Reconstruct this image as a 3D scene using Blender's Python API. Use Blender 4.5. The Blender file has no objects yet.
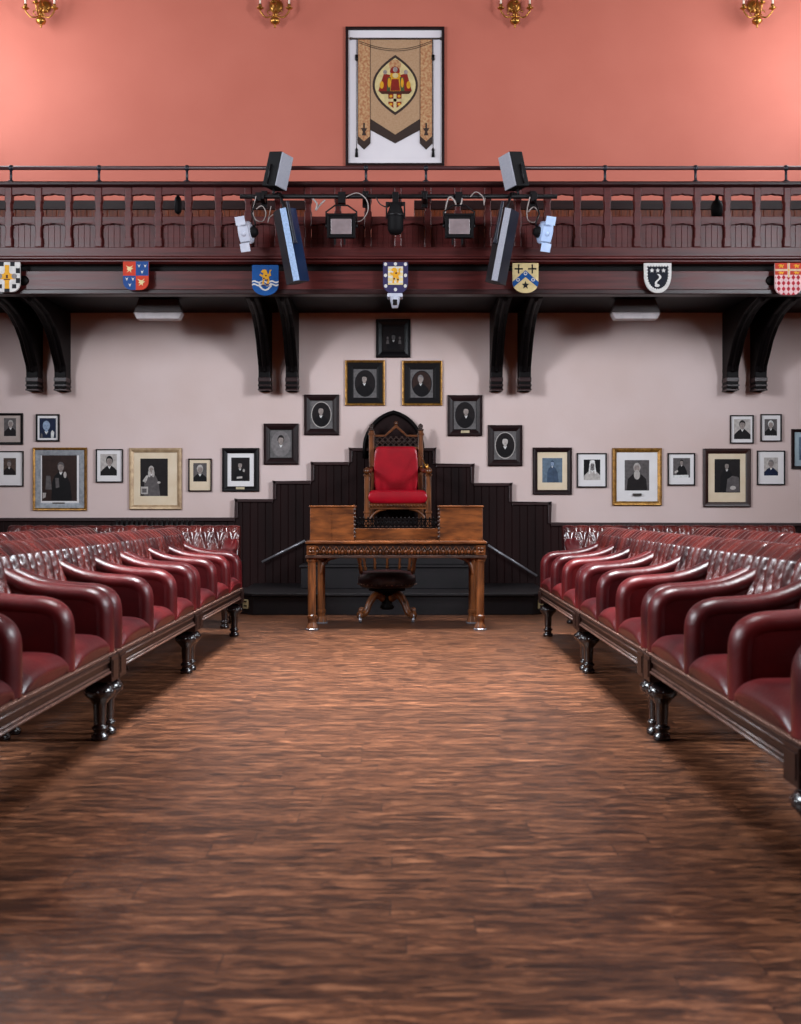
import bpy, bmesh, math, random
from mathutils import Matrix, Vector
C = bpy.context.scene.collection
sc = bpy.context.scene
PI = math.pi
F, CX, HY, CZ = 1168.0, 400.5, 508.0, 1.03          # focal length in pixels, axis, horizon row, eye height
def X(px, d): return (px - CX) * d / F               # measured pixel column -> metres across at depth d
def Z(py, d): return CZ + (HY - py) * d / F          # measured pixel row -> metres up at depth d
R = math.radians

# ------------------------------------------------------------------ materials
def lin(c):
    def f(v):
        v /= 255.0
        return v / 12.92 if v <= .04045 else ((v + .055) / 1.055) ** 2.4
    return (f(c[0]), f(c[1]), f(c[2]), 1)
def mat(name, c, rough=.5, metal=0, c2=None, scale=8, stretch=(1, 1, 1), bump=0, bscale=None, coat=0, detail=4, spec=.5, rvar=0, emit=0):
    m = bpy.data.materials.new(name); m.use_nodes = True
    n, l = m.node_tree.nodes, m.node_tree.links
    b = n['Principled BSDF']
    b.inputs['Roughness'].default_value = rough
    b.inputs['Metallic'].default_value = metal
    b.inputs['Coat Weight'].default_value = coat
    b.inputs['Coat Roughness'].default_value = .15
    b.inputs['Specular IOR Level'].default_value = spec
    tc = n.new('ShaderNodeTexCoord'); mp = n.new('ShaderNodeMapping')
    mp.inputs['Scale'].default_value = stretch
    l.new(tc.outputs['Object'], mp.inputs['Vector'])
    nz = n.new('ShaderNodeTexNoise'); nz.inputs['Scale'].default_value = scale; nz.inputs['Detail'].default_value = detail
    l.new(mp.outputs[0], nz.inputs['Vector'])
    cr = n.new('ShaderNodeValToRGB')
    if c2 is None: c2 = tuple(max(0, v * .86) for v in c)
    cr.color_ramp.elements[0].position = .32; cr.color_ramp.elements[1].position = .68
    cr.color_ramp.elements[0].color = lin(c2); cr.color_ramp.elements[1].color = lin(c)
    l.new(nz.outputs[0], cr.inputs[0]); l.new(cr.outputs[0], b.inputs['Base Color'])
    if rvar:
        mr = n.new('ShaderNodeMapRange'); mr.inputs[3].default_value = rough - rvar; mr.inputs[4].default_value = rough + rvar
        l.new(nz.outputs[0], mr.inputs[0]); l.new(mr.outputs[0], b.inputs['Roughness'])
    if bump:
        bn = n.new('ShaderNodeTexNoise'); bn.inputs['Scale'].default_value = bscale or scale * 4; bn.inputs['Detail'].default_value = 5
        l.new(mp.outputs[0], bn.inputs['Vector'])
        bp = n.new('ShaderNodeBump'); bp.inputs['Strength'].default_value = bump; bp.inputs['Distance'].default_value = .01
        l.new(bn.outputs[0], bp.inputs['Height']); l.new(bp.outputs[0], b.inputs['Normal'])
    if emit:
        b.inputs['Emission Color'].default_value = lin(c); b.inputs['Emission Strength'].default_value = emit
    return m

def floor_material():
    m = bpy.data.materials.new('plank_floor'); m.use_nodes = True
    n, l = m.node_tree.nodes, m.node_tree.links
    b = n['Principled BSDF']
    tc = n.new('ShaderNodeTexCoord')
    br = n.new('ShaderNodeTexBrick'); sh = n.new('ShaderNodeVectorMath'); sh.operation = 'ADD'; sh.inputs[1].default_value = (61.3, 40.05, 0); l.new(tc.outputs['Object'], sh.inputs[0])
    br.inputs['Scale'].default_value = 1; br.inputs['Brick Width'].default_value = 1.22; br.inputs['Row Height'].default_value = .125
    br.inputs['Mortar Size'].default_value = .0016; br.inputs['Mortar Smooth'].default_value = .3; br.inputs['Bias'].default_value = 0
    br.offset = 0; br.offset_frequency = 2
    sx = n.new('ShaderNodeSeparateXYZ'); l.new(sh.outputs[0], sx.inputs[0])
    dv = n.new('ShaderNodeMath'); dv.operation = 'DIVIDE'; dv.inputs[1].default_value = .125; l.new(sx.outputs[1], dv.inputs[0])
    fl = n.new('ShaderNodeMath'); fl.operation = 'FLOOR'; l.new(dv.outputs[0], fl.inputs[0])
    wn = n.new('ShaderNodeTexWhiteNoise'); wn.noise_dimensions = '1D'; l.new(fl.outputs[0], wn.inputs['W'])
    ad = n.new('ShaderNodeMath'); ad.operation = 'MULTIPLY_ADD'; ad.inputs[1].default_value = 1.22; l.new(wn.outputs[0], ad.inputs[0]); l.new(sx.outputs[0], ad.inputs[2])
    cb = n.new('ShaderNodeCombineXYZ'); l.new(ad.outputs[0], cb.inputs[0]); l.new(sx.outputs[1], cb.inputs[1])
    br.inputs['Color1'].default_value = (.12, .12, .12, 1); br.inputs['Color2'].default_value = (.88, .88, .88, 1); br.inputs['Mortar'].default_value = (0, 0, 0, 1)
    l.new(cb.outputs[0], br.inputs['Vector'])
    # grain: noise stretched along the boards, shifted from board to board
    mp = n.new('ShaderNodeMapping'); mp.inputs['Scale'].default_value = (4.2, 19, 1)
    l.new(tc.outputs['Object'], mp.inputs['Vector'])
    addv = n.new('ShaderNodeVectorMath'); addv.operation = 'ADD'
    sep = n.new('ShaderNodeVectorMath'); sep.operation = 'SCALE'; sep.inputs[3].default_value = 7
    l.new(br.outputs['Color'], sep.inputs[0]); l.new(mp.outputs[0], addv.inputs[0]); l.new(sep.outputs[0], addv.inputs[1])
    g = n.new('ShaderNodeTexNoise'); g.inputs['Scale'].default_value = 1.5; g.inputs['Detail'].default_value = 12; g.inputs['Roughness'].default_value = .74; g.inputs['Distortion'].default_value = .9
    l.new(addv.outputs[0], g.inputs['Vector'])
    cr = n.new('ShaderNodeValToRGB')
    e = cr.color_ramp.elements
    e[0].position = .33; e[0].color = lin((17, 9, 6)); e[1].position = .69; e[1].color = lin((158, 104, 72))
    k = e.new(.45); k.color = lin((56, 31, 19)); k = e.new(.55); k.color = lin((100, 60, 38))
    l.new(g.outputs[0], cr.inputs[0])
    hm = n.new('ShaderNodeMapRange'); hm.inputs[3].default_value = .66; hm.inputs[4].default_value = 1.2
    l.new(br.outputs['Color'], hm.inputs[0])
    mx = n.new('ShaderNodeMix'); mx.data_type = 'RGBA'; mx.blend_type = 'MULTIPLY'; mx.inputs[0].default_value = 1
    l.new(cr.outputs[0], mx.inputs[6]); l.new(hm.outputs[0], mx.inputs[7])
    mo = n.new('ShaderNodeMix'); mo.data_type = 'RGBA'; mo.inputs[7].default_value = lin((30, 18, 15))
    l.new(br.outputs['Fac'], mo.inputs[0]); l.new(mx.outputs[2], mo.inputs[6])
    l.new(mo.outputs[2], b.inputs['Base Color'])
    rr = n.new('ShaderNodeMapRange'); rr.inputs[3].default_value = .30; rr.inputs[4].default_value = .5
    l.new(g.outputs[0], rr.inputs[0]); l.new(rr.outputs[0], b.inputs['Roughness'])
    b.inputs['Specular IOR Level'].default_value = .36
    bp = n.new('ShaderNodeBump'); bp.inputs['Strength'].default_value = .16; bp.inputs['Distance'].default_value = .006
    l.new(g.outputs[0], bp.inputs['Height']); l.new(bp.outputs[0], b.inputs['Normal'])
    return m

M = {}
M['floor'] = floor_material()
M['cream'] = mat('cream_plaster', (214, 192, 188), .75, c2=(206, 182, 176), scale=1.3, bump=.08, bscale=40)
M['salmon'] = mat('salmon_plaster', (192, 106, 88), .7, c2=(186, 100, 82), scale=1.2, bump=.08, bscale=60)
M['sidewall'] = mat('terracotta_plaster', (112, 62, 50), .7, scale=2)
M['ceil'] = mat('timber_ceiling', (120, 92, 78), .8, scale=2)
M['dark'] = mat('dark_stained_oak', (44, 15, 15), .38, c2=(27, 9, 10), scale=4, stretch=(1, 1, 8), bump=.05, rvar=.08, spec=.35)
M['balu'] = mat('mahogany_stain', (80, 25, 23), .38, c2=(52, 14, 14), scale=5, stretch=(1, 1, 6), bump=.05, rvar=.08, spec=.35)
M['baluh'] = mat('mahogany_stain_long', (78, 25, 23), .4, c2=(52, 15, 15), scale=4, stretch=(.5, 6, 9), bump=.05, rvar=.08, spec=.35)
M['black'] = mat('blackened_oak', (11, 7, 7), .5, c2=(7, 4, 5), scale=5, bump=.04, spec=.1)
M['panel'] = mat('ebonised_panelling', (34, 16, 16), .5, c2=(21, 10, 10), scale=4, stretch=(1, 1, .2), bump=.04, spec=.12)
M['panelcap'] = mat('dark_capping', (44, 22, 23), .35, scale=5, stretch=(.3, 3, 3))
M['dais'] = mat('dark_dais_covering', (20, 14, 18), .55, c2=(13, 10, 12), scale=9, bump=.1, spec=.35)
M['leather'] = mat('oxblood_leather', (86, 13, 16), .36, c2=(44, 5, 10), scale=3.2, bump=.14, bscale=45, detail=7, spec=.34, rvar=.08)
M['leather_worn'] = mat('worn_oxblood_leather', (84, 22, 17), .25, c2=(34, 7, 11), scale=5, bump=.12, bscale=40, detail=8, spec=.8, rvar=.08)
M['bench_wood'] = mat('bench_walnut', (38, 19, 14), .36, c2=(17, 9, 8), scale=7, stretch=(.5, 4, 4), bump=.06, rvar=.1, spec=.2)
M['bench_leg'] = mat('turned_dark_leg', (24, 13, 13), .2, c2=(15, 8, 9), scale=6, coat=.3)
M['bead'] = mat('worn_highlight_bead', (104, 74, 62), .35, c2=(52, 30, 26), scale=30, detail=6)  # pale tone paints in the highlight lines along the worn rail
M['nail'] = mat('tarnished_nailheads', (128, 96, 84), .4, .7, scale=40)
M['red'] = mat('crimson_leather', (168, 3, 28), .34, c2=(140, 1, 22), scale=5, bump=.1, bscale=22, spec=.55)
M['oak'] = mat('golden_oak', (116, 62, 23), .36, c2=(52, 25, 10), scale=5, stretch=(1.2, 3, 5), bump=.05, rvar=.08, detail=8)
M['oakv'] = mat('golden_oak_upright', (126, 70, 30), .38, c2=(56, 28, 12), scale=6, stretch=(5, 5, .7), bump=.05, rvar=.08, detail=8)
M['carve'] = mat('dark_carved_oak', (58, 29, 16), .45, c2=(26, 13, 9), scale=14, bump=.05)
M['chairleather'] = mat('dark_claret_leather', (40, 13, 16), .38, c2=(26, 9, 12), scale=5)
M['iron'] = mat('black_iron', (15, 12, 14), .45, .1, scale=10, spec=.2)
M['railiron'] = mat('painted_rail', (64, 30, 32), .4, 0, scale=10)
M['railpost'] = mat('blue_black_post', (26, 26, 36), .4, .3, scale=10)
M['gilt'] = mat('gilt_frame', (176, 128, 58), .35, .55, c2=(118, 80, 34), scale=30, bump=.2)
M['palegold'] = mat('pale_gold_frame', (196, 168, 132), .4, .25, c2=(160, 130, 100), scale=20, bump=.1)
M['brass'] = mat('polished_brass', (196, 146, 74), .28, .9, c2=(160, 108, 46), scale=12)
M['framebrown'] = mat('dark_brown_frame', (36, 18, 19), .4, c2=(24, 12, 13), scale=12, stretch=(1, 1, 3), spec=.2)
M['framered'] = mat('mahogany_frame', (52, 23, 18), .38, c2=(34, 15, 13), scale=12, stretch=(1, 1, 3))
M['frameblack'] = mat('black_frame', (15, 12, 14), .4, scale=12, spec=.2)
M['greyframe'] = mat('silver_grey_mount', (150, 152, 156), .45, .2, c2=(118, 122, 128), scale=30)
M['white'] = mat('white_mount', (226, 222, 222), .6, c2=(218, 213, 213), scale=6)
M['creammount'] = mat('cream_mount', (222, 204, 178), .6, c2=(212, 190, 160), scale=6)
M['beigemount'] = mat('grey_beige_mount', (184, 166, 158), .6, scale=6)
M['bluemount'] = mat('pale_blue_mount', (160, 178, 188), .6, scale=6)
M['blackmount'] = mat('black_mount', (20, 15, 15), .6, scale=6, spec=.12)
for nm, c in dict(pdark=(34, 29, 30), pcoat=(22, 20, 22), pmid=(98, 92, 92), pgrey=(128, 122, 122), plight=(192, 184, 179), pskin=(158, 144, 138), psepia=(86, 70, 62),
                  pblue=(70, 86, 108), pnavy=(24, 34, 62), pblueskin=(150, 168, 196), pcard=(106, 102, 102), pwarm=(54, 38, 34), pwhite=(232, 230, 228), pbluegrey=(104, 122, 140)).items():
    M[nm] = mat('print_' + nm[1:], c, .5, scale=30, c2=tuple(v * .8 for v in c), spec=.12)
M['plate'] = mat('ivory_name_plate', (200, 184, 148), .4, scale=20)
M['plategrey'] = mat('dark_name_plate', (56, 48, 44), .4, .3, scale=20)
for nm, c in dict(hblue=(34, 74, 140), hred=(206, 62, 38), hgold=(240, 172, 44), hwhite=(226, 222, 218), hblack=(24, 24, 30), hcream=(238, 214, 156), hpurple=(58, 52, 92),
                  hcrimson=(190, 34, 52), hnavy=(14, 17, 30), hroyal=(22, 84, 156), hpink=(246, 206, 206), hgreen=(84, 96, 58), hbrown=(84, 46, 36), hmaroon=(150, 44, 34)).items():
    M[nm] = mat('paint_' + nm[1:], tuple(v * .88 for v in c), .6, scale=20, c2=tuple(v * .78 for v in c), spec=.15)
M['linen'] = mat('beige_banner_cloth', (176, 142, 110), .85, c2=(164, 128, 96), scale=60, bump=.1)
M['linen2'] = mat('patterned_banner_strip', (188, 150, 108), .85, c2=(160, 102, 66), scale=34, detail=1)
M['bannerhem'] = mat('brown_banner_border', (52, 34, 27), .85, scale=30)
M['boardwhite'] = mat('white_backing_board', (224, 217, 221), .7, scale=3, c2=(218, 211, 216))
M['spkblack'] = mat('black_speaker_shell', (11, 9, 11), .65, scale=20, spec=.12)
M['spkgrey'] = mat('grey_speaker_grille', (144, 144, 154), .55, 0, c2=(124, 125, 136), scale=120)
M['spkblue'] = mat('blue_sheen_shell', (24, 46, 80), .3, .1, c2=(16, 33, 62), scale=3)
M['spknavy'] = mat('navy_speaker_shell', (26, 30, 44), .35, .1, c2=(19, 23, 36), scale=3)
M['spkslate'] = mat('slate_speaker_shell', (34, 31, 34), .45, scale=20, spec=.3)
M['spkstrip'] = mat('pale_blue_grille_strip', (146, 170, 204), .45, .1, scale=60)
M['lampgrey'] = mat('pale_grey_casing', (184, 186, 198), .45, c2=(164, 166, 180), scale=10)
M['lampgreyblue'] = mat('pale_blue_casing', (178, 198, 228), .4, c2=(160, 182, 218), scale=10)
M['lens'] = mat('frosted_lens', (132, 118, 120), .25, scale=10)
M['diff'] = mat('grey_white_diffuser', (196, 186, 188), .4, scale=8)
M['tint'] = mat('smoky_luminaire_base', (62, 46, 45), .4, scale=8)
M['candle'] = mat('candle_white', (240, 214, 196), .5, scale=8)
M['cablewhite'] = mat('pale_cable', (150, 138, 134), .5, scale=8)
M['cableblack'] = mat('black_cable', (18, 17, 19), .5, scale=8)
M['metal'] = mat('brushed_steel', (150, 148, 154), .35, .6, scale=20)
M['ivory'] = mat('ivory_socket', (222, 208, 158), .4, scale=10)
M['pew'] = mat('brown_pew_wood', (150, 68, 26), .42, c2=(82, 34, 18), scale=7, stretch=(7, 2, 1), bump=.04)
def glass_material():
    m = bpy.data.materials.new('window_glass'); m.use_nodes = True
    n, l = m.node_tree.nodes, m.node_tree.links
    n.remove(n['Principled BSDF'])
    t = n.new('ShaderNodeBsdfTransparent'); g = n.new('ShaderNodeBsdfGlossy'); g.inputs['Roughness'].default_value = .03
    fr = n.new('ShaderNodeFresnel'); mx = n.new('ShaderNodeMixShader')
    l.new(fr.outputs[0], mx.inputs[0]); l.new(t.outputs[0], mx.inputs[1]); l.new(g.outputs[0], mx.inputs[2])
    l.new(mx.outputs[0], n['Material Output'].inputs[0])
    return m
M['glass'] = glass_material()

# ------------------------------------------------------------------ mesh builder
class MB:
    def __init__(s): s.v = []; s.f = []; s.m = []; s.s = []
    def add(s, vs, fs, m=0, smooth=False, T=None):
        o = len(s.v)
        for p in vs:
            p = Vector(p)
            if T is not None: p = T @ p
            s.v.append(tuple(p))
        for f in fs:
            s.f.append([i + o for i in f]); s.m.append(m); s.s.append(smooth)
        return s
    def box(s, x0, x1, y0, y1, z0, z1, m=0, T=None):
        vs = [(x, y, z) for z in (z0, z1) for y in (y0, y1) for x in (x0, x1)]
        return s.add(vs, [(0, 2, 3, 1), (4, 5, 7, 6), (0, 1, 5, 4), (2, 6, 7, 3), (0, 4, 6, 2), (1, 3, 7, 5)], m, False, T)
    def prism(s, pts, a0, a1, axis='y', m=0, smooth=False, T=None):
        # pts is a closed 2-D outline; axis says which way it is extruded
        n = len(pts)
        def P(p, a):
            return {'x': (a, p[0], p[1]), 'y': (p[0], a, p[1]), 'z': (p[0], p[1], a)}[axis]
        vs = [P(p, a0) for p in pts] + [P(p, a1) for p in pts]
        fs = [(i, (i + 1) % n, (i + 1) % n + n, i + n) for i in range(n)]
        s.add(vs, fs, m, smooth, T)
        s.add([P(p, a0) for p in pts], [tuple(range(n))], m, False, T)
        return s.add([P(p, a1) for p in pts], [tuple(reversed(range(n)))], m, False, T)
    def lathe(s, prof, n=16, c=(0, 0, 0), m=0, smooth=True, T=None, axis='z', flat=()):
        vs = []
        for r, z in prof:
            for i in range(n):
                a = 2 * PI * i / n + PI / n
                p = (r * math.cos(a), r * math.sin(a), z)
                if axis == 'y': p = (p[0], p[2], p[1])
                if axis == 'x': p = (p[2], p[0], p[1])
                vs.append((p[0] + c[0], p[1] + c[1], p[2] + c[2]))
        fs = []
        for k in range(len(prof) - 1):
            for i in range(n):
                fs.append((k * n + i, k * n + (i + 1) % n, (k + 1) * n + (i + 1) % n, (k + 1) * n + i))
        if prof[0][0] > 1e-4: fs.append(tuple(reversed(range(n))))
        if prof[-1][0] > 1e-4: fs.append(tuple((len(prof) - 1) * n + i for i in range(n)))
        return s.add(vs, fs, m, smooth, T)
    def ball(s, c, r, m=0, n=12, sx=1, sy=1, sz=1, T=None):
        k = max(4, n // 2 + 1)
        vs = []; fs = []
        for j in range(k + 1):
            t = PI * j / k
            for i in range(n):
                a = 2 * PI * i / n
                vs.append((c[0] + r * sx * math.sin(t) * math.cos(a), c[1] + r * sy * math.sin(t) * math.sin(a), c[2] + r * sz * math.cos(t)))
        for j in range(k):
            for i in range(n):
                fs.append((j * n + i, (j + 1) * n + i, (j + 1) * n + (i + 1) % n, j * n + (i + 1) % n))
        return s.add(vs, fs, m, True, T)
    def tube(s, pts, r, n=10, m=0, smooth=True, T=None, ry=None):
        pts = [Vector(p) for p in pts]
        rs = r if isinstance(r, (list, tuple)) else [r] * len(pts)
        vs = []; fs = []
        t0 = (pts[1] - pts[0]).normalized()
        up = Vector((0, 0, 1)) if abs(t0.z) < .9 else Vector((1, 0, 0))
        u = t0.cross(up).normalized()
        for k, p in enumerate(pts):
            if k == 0: t = pts[1] - pts[0]
            elif k == len(pts) - 1: t = pts[-1] - pts[-2]
            else: t = (pts[k + 1] - pts[k]).normalized() + (pts[k] - pts[k - 1]).normalized()
            t.normalize()
            u = (u - t * u.dot(t)).normalized(); w = t.cross(u)
            for i in range(n):
                a = 2 * PI * i / n
                vs.append(p + u * math.cos(a) * rs[k] * (ry or 1) + w * math.sin(a) * rs[k])
        for k in range(len(pts) - 1):
            for i in range(n):
                fs.append((k * n + i, k * n + (i + 1) % n, (k + 1) * n + (i + 1) % n, (k + 1) * n + i))
        fs.append(tuple(reversed(range(n)))); fs.append(tuple((len(pts) - 1) * n + i for i in range(n)))
        return s.add(vs, fs, m, smooth, T)
    def pillow(s, x0, x1, y0, y1, z0, z1, p=5, n=14, m=0, T=None, flat_bottom=False, q=None):
        q = q or p
        cx, cy, cz = (x0 + x1) / 2, (y0 + y1) / 2, (z0 + z1) / 2
        hx, hy, hz = (x1 - x0) / 2, (y1 - y0) / 2, (z1 - z0) / 2
        g = [math.sin(PI / 2 * (2 * i / n - 1)) for i in range(n + 1)]
        for sg in (1, -1):
            vs = []; fs = []
            for v in g:
                for u in g:
                    h = max(0, (1 - abs(u) ** p) * (1 - abs(v) ** q)) ** .36
                    if flat_bottom and sg < 0: h = 1 if False else h * 1
                    vs.append((cx + u * hx, cy + v * hy, cz + sg * hz * h))
            for j in range(n):
                for i in range(n):
                    f = (j * (n + 1) + i, j * (n + 1) + i + 1, (j + 1) * (n + 1) + i + 1, (j + 1) * (n + 1) + i)
                    fs.append(f if sg > 0 else tuple(reversed(f)))
            s.add(vs, fs, m, True, T)
        return s
    def ring(s, w, h, prof, m=0, x0=0, z0=0, y=0):
        # mitred rectangular frame in the xz plane; prof = [(inset, out)], out towards -y
        vs = []
        for i, o in prof:
            vs += [(x0 + i, y - o, z0 + i), (x0 + w - i, y - o, z0 + i), (x0 + w - i, y - o, z0 + h - i), (x0 + i, y - o, z0 + h - i)]
        fs = []
        n = len(prof)
        for k in range(n):
            a, b = k * 4, ((k + 1) % n) * 4
            for i in range(4):
                fs.append((a + i, a + (i + 1) % 4, b + (i + 1) % 4, b + i))
        return s.add(vs, fs, m)
    def disc(s, cx, cz, rx, rz, y, m=0, n=20, th=.001):
        return s.prism([(cx + rx * math.cos(2 * PI * i / n), cz + rz * math.sin(2 * PI * i / n)) for i in range(n)], y, y + th, 'y', m)
    def build(s, name, mats, parent=None, off=None, bevel=0, seg=2):
        me = bpy.data.meshes.new(name)
        if off is None: off = parent.location if parent is not None and parent.type == 'EMPTY' else (0, 0, 0)
        off = Vector(off)
        me.from_pydata([tuple(Vector(v) - off) for v in s.v], [], s.f)
        for mm in (mats if isinstance(mats, (list, tuple)) else [mats]):
            me.materials.append(M[mm] if isinstance(mm, str) else mm)
        me.polygons.foreach_set('material_index', s.m)
        me.polygons.foreach_set('use_smooth', s.s)
        bm = bmesh.new(); bm.from_mesh(me)
        bmesh.ops.remove_doubles(bm, verts=bm.verts, dist=1e-5)
        bmesh.ops.recalc_face_normals(bm, faces=bm.faces)
        bm.to_mesh(me); bm.free()
        o = bpy.data.objects.new(name, me); C.objects.link(o)
        if parent is not None: o.parent = parent
        if bevel:
            b = o.modifiers.new('bevel', 'BEVEL'); b.width = bevel; b.segments = seg; b.limit_method = 'ANGLE'; b.angle_limit = R(40)
        return o

def tag(o, label=None, cat=None, group=None, kind=None):
    if label: o['label'] = label
    if cat: o['category'] = cat
    if group: o['group'] = group
    if kind: o['kind'] = kind
    return o
def thing(name, label, cat, loc=(0, 0, 0), group=None, rz=0):
    o = bpy.data.objects.new(name, None); C.objects.link(o)
    o.location = loc; o.rotation_euler = (0, 0, rz); o.empty_display_size = .1
    return tag(o, label, cat, group)
def struct(name, mb, m, parent=None, bevel=0, label=None):
    o = mb.build(name, m, parent, off=(0, 0, 0), bevel=bevel); o['kind'] = 'structure'
    if label: o['label'] = label
    return o
def copy_tree(o, parent=None):
    c = o.copy(); C.objects.link(c)
    if parent is not None: c.parent = parent
    for ch in [k for k in bpy.data.objects if k.parent == o]:
        copy_tree(ch, c)
    return c
def smooth_path(pts, k=6):
    pts = [Vector(p) for p in pts]; out = []
    for i in range(len(pts) - 1):
        p0 = pts[max(0, i - 1)]; p1 = pts[i]; p2 = pts[i + 1]; p3 = pts[min(len(pts) - 1, i + 2)]
        for j in range(k):
            t = j / k
            out.append(.5 * ((2 * p1) + (p2 - p0) * t + (2 * p0 - 5 * p1 + 4 * p2 - p3) * t * t + (3 * p1 - p0 - 3 * p2 + p3) * t ** 3))
    out.append(pts[-1]); return out
WE = (0.1, 115, 450, 40, 80); LE = 215; LSP = 49; LSX, LSY = 2.2, 3.4; EXPO = 0.72
# ------------------------------------------------------------------ room shell
DW, DU, DF = 12.80, 14.30, 11.38      # lower back wall, upper back wall, gallery front
HW = 5.6; YB = -4.5; CEIL = 8.8
struct('floor', MB().box(-HW, HW, YB, DW + .2, -.12, 0), 'floor')
LX, LY0, LY1 = 1.7, 5.0, 10.0        # unseen roof lantern, added to brighten the middle of the floor
c_ = MB().box(-HW - .3, -LX, YB - .3, DU + .3, CEIL, CEIL + .2).box(LX, HW + .3, YB - .3, DU + .3, CEIL, CEIL + .2)
c_.box(-LX, LX, YB - .3, LY0, CEIL, CEIL + .2).box(-LX, LX, LY1, DU + .3, CEIL, CEIL + .2)
struct('ceiling', c_, 'ceil')
f = MB()
for x in (-LX, -LX / 3, LX / 3, LX): f.box(x - .03, x + .03, LY0, LY1, CEIL + .1, CEIL + .18)
for k in range(6): f.box(-LX, LX, LY0 + k * (LY1 - LY0) / 5 - .03, LY0 + k * (LY1 - LY0) / 5 + .03, CEIL + .1, CEIL + .18)
o = struct('window_11', f, 'white')
g = MB().box(-LX, LX, LY0, LY1, CEIL + .13, CEIL + .14).build('glass_pane', 'glass', o, off=(0, 0, 0)); g['kind'] = 'structure'
struct('wall_back', MB().box(-HW, HW, DW, DW + .2, 0, 3.17), 'cream')
struct('wall_back_upper', MB().box(-HW, HW, DU, DU + .2, 3.17, CEIL), 'salmon')
struct('wall_front', MB().box(-HW - .3, HW + .3, YB - .3, YB, -.12, CEIL), 'sidewall')
WZ0, WZ1, WW = 3.0, 5.2, 2.2
WH = {True: (5.3, 7.4), False: (3.0, 5.2)}          # unseen gallery windows, added to brighten the upper wall, sit higher
WY = (-2.2, 1.6, 5.4, 9.2, 12.75)
wn = 0
for side, nm in ((-1, 'left'), (1, 'right')):
    x0, x1 = (-HW - .3, -HW) if side < 0 else (HW, HW + .3)
    w = MB()
    w.box(x0, x1, YB, DU + .2, -.12, 3.0); w.box(x0, x1, YB, DU + .2, 7.4, CEIL)
    w.box(x0, x1, WY[4] - WW / 2, WY[4] + WW / 2, 3.0, 5.3); w.box(x0, x1, YB, WY[4] - WW / 2, 5.2, 7.4); w.box(x0, x1, WY[4] + WW / 2, DU + .2, 5.2, 7.4)
    edges = [YB] + [v for c in WY for v in (c - WW / 2, c + WW / 2)] + [DU + .2]
    for i in range(0, len(edges), 2): w.box(x0, x1, edges[i], edges[i + 1], 3.0, 5.2)
    struct('wall_' + nm, w, 'sidewall')
    for c in WY:
        WZ0, WZ1 = WH[c == WY[4]]
        wn += 1
        xm = side * (HW + .16)
        f = MB()
        a, b = c - WW / 2, c + WW / 2
        for y0, y1, z0, z1 in ((a, a + .07, WZ0, WZ1), (b - .07, b, WZ0, WZ1), (a + .07, b - .07, WZ0, WZ0 + .07), (a + .07, b - .07, WZ1 - .07, WZ1)):
            f.box(xm - .05, xm + .05, y0, y1, z0, z1)
        for k in (1, 2): f.box(xm - .03, xm + .03, a + WW * k / 3 - .02, a + WW * k / 3 + .02, WZ0 + .07, WZ1 - .07)
        for k in (1, 2, 3): f.box(xm - .028, xm + .028, a + .07, b - .07, WZ0 + (WZ1 - WZ0) * k / 4 - .018, WZ0 + (WZ1 - WZ0) * k / 4 + .018)
        o = struct('window_%d' % wn, f, 'white')
        g = MB().box(xm - .004, xm + .004, a + .03, b - .03, WZ0 + .03, WZ1 - .03).build('glass_pane', 'glass', o, off=(0, 0, 0)); g['kind'] = 'structure'

# ------------------------------------------------------------------ stepped panelling on the back wall
pl = [(235, 499), (273, 481), (311, 462), (349, 448)]
pr = [(436, 448), (474, 464), (512, 483), (551, 502)]
D = 12.76
ZL, ZR = Z(518, D), Z(523, D)
cols = [(-HW, X(235, D), ZL), (X(235, D), X(273, D), Z(499, D)), (X(273, D), X(311, D), Z(481, D)), (X(311, D), X(349, D), Z(462, D)), (X(349, D), X(436, D), Z(448, D)),
        (X(436, D), X(474, D), Z(464, D)), (X(474, D), X(512, D), Z(483, D)), (X(512, D), X(551, D), Z(502, D)), (X(551, D), HW, ZR)]
pan = MB()
x = -HW
def top_at(x):
    for a, b, t in cols:
        if a <= x < b: return t
    return ZR
for a, b, t in cols:
    n = max(1, round((b - a) / .085)); wd = (b - a) / n
    for k in range(n):
        x0 = a + k * wd
        # one V-jointed board
        pan.prism([(x0, DW - .001), (x0, D + .006), (x0 + .006, D), (x0 + wd - .006, D), (x0 + wd, D + .006), (x0 + wd, DW - .001)], 0, t, 'z')
P1 = struct('trim_1', pan, 'panel', label='dark boarded panelling stepped up like stairs behind the red chair')
cap = MB()
for i, (a, b, t) in enumerate(cols):
    cap.box(a - (.0 if i else 0), b, D - .022, DW - .001, t - .035, t)
for i in range(len(cols) - 1):
    b = cols[i][1]; t0, t1 = sorted((cols[i][2], cols[i + 1][2]))
    up = cols[i + 1][2] > cols[i][2]
    cap.box(b if up else b - .035, b + .035 if up else b, D - .022, DW - .001, t0, t1)
o = cap.build('capping', 'panelcap', P1, off=(0, 0, 0), bevel=.006); o['kind'] = 'structure'
sk = MB().box(-HW, HW, D - .02, DW - .001, 0, .16)
o = sk.build('skirting', 'panelcap', P1, off=(0, 0, 0), bevel=.006); o['kind'] = 'structure'
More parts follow.
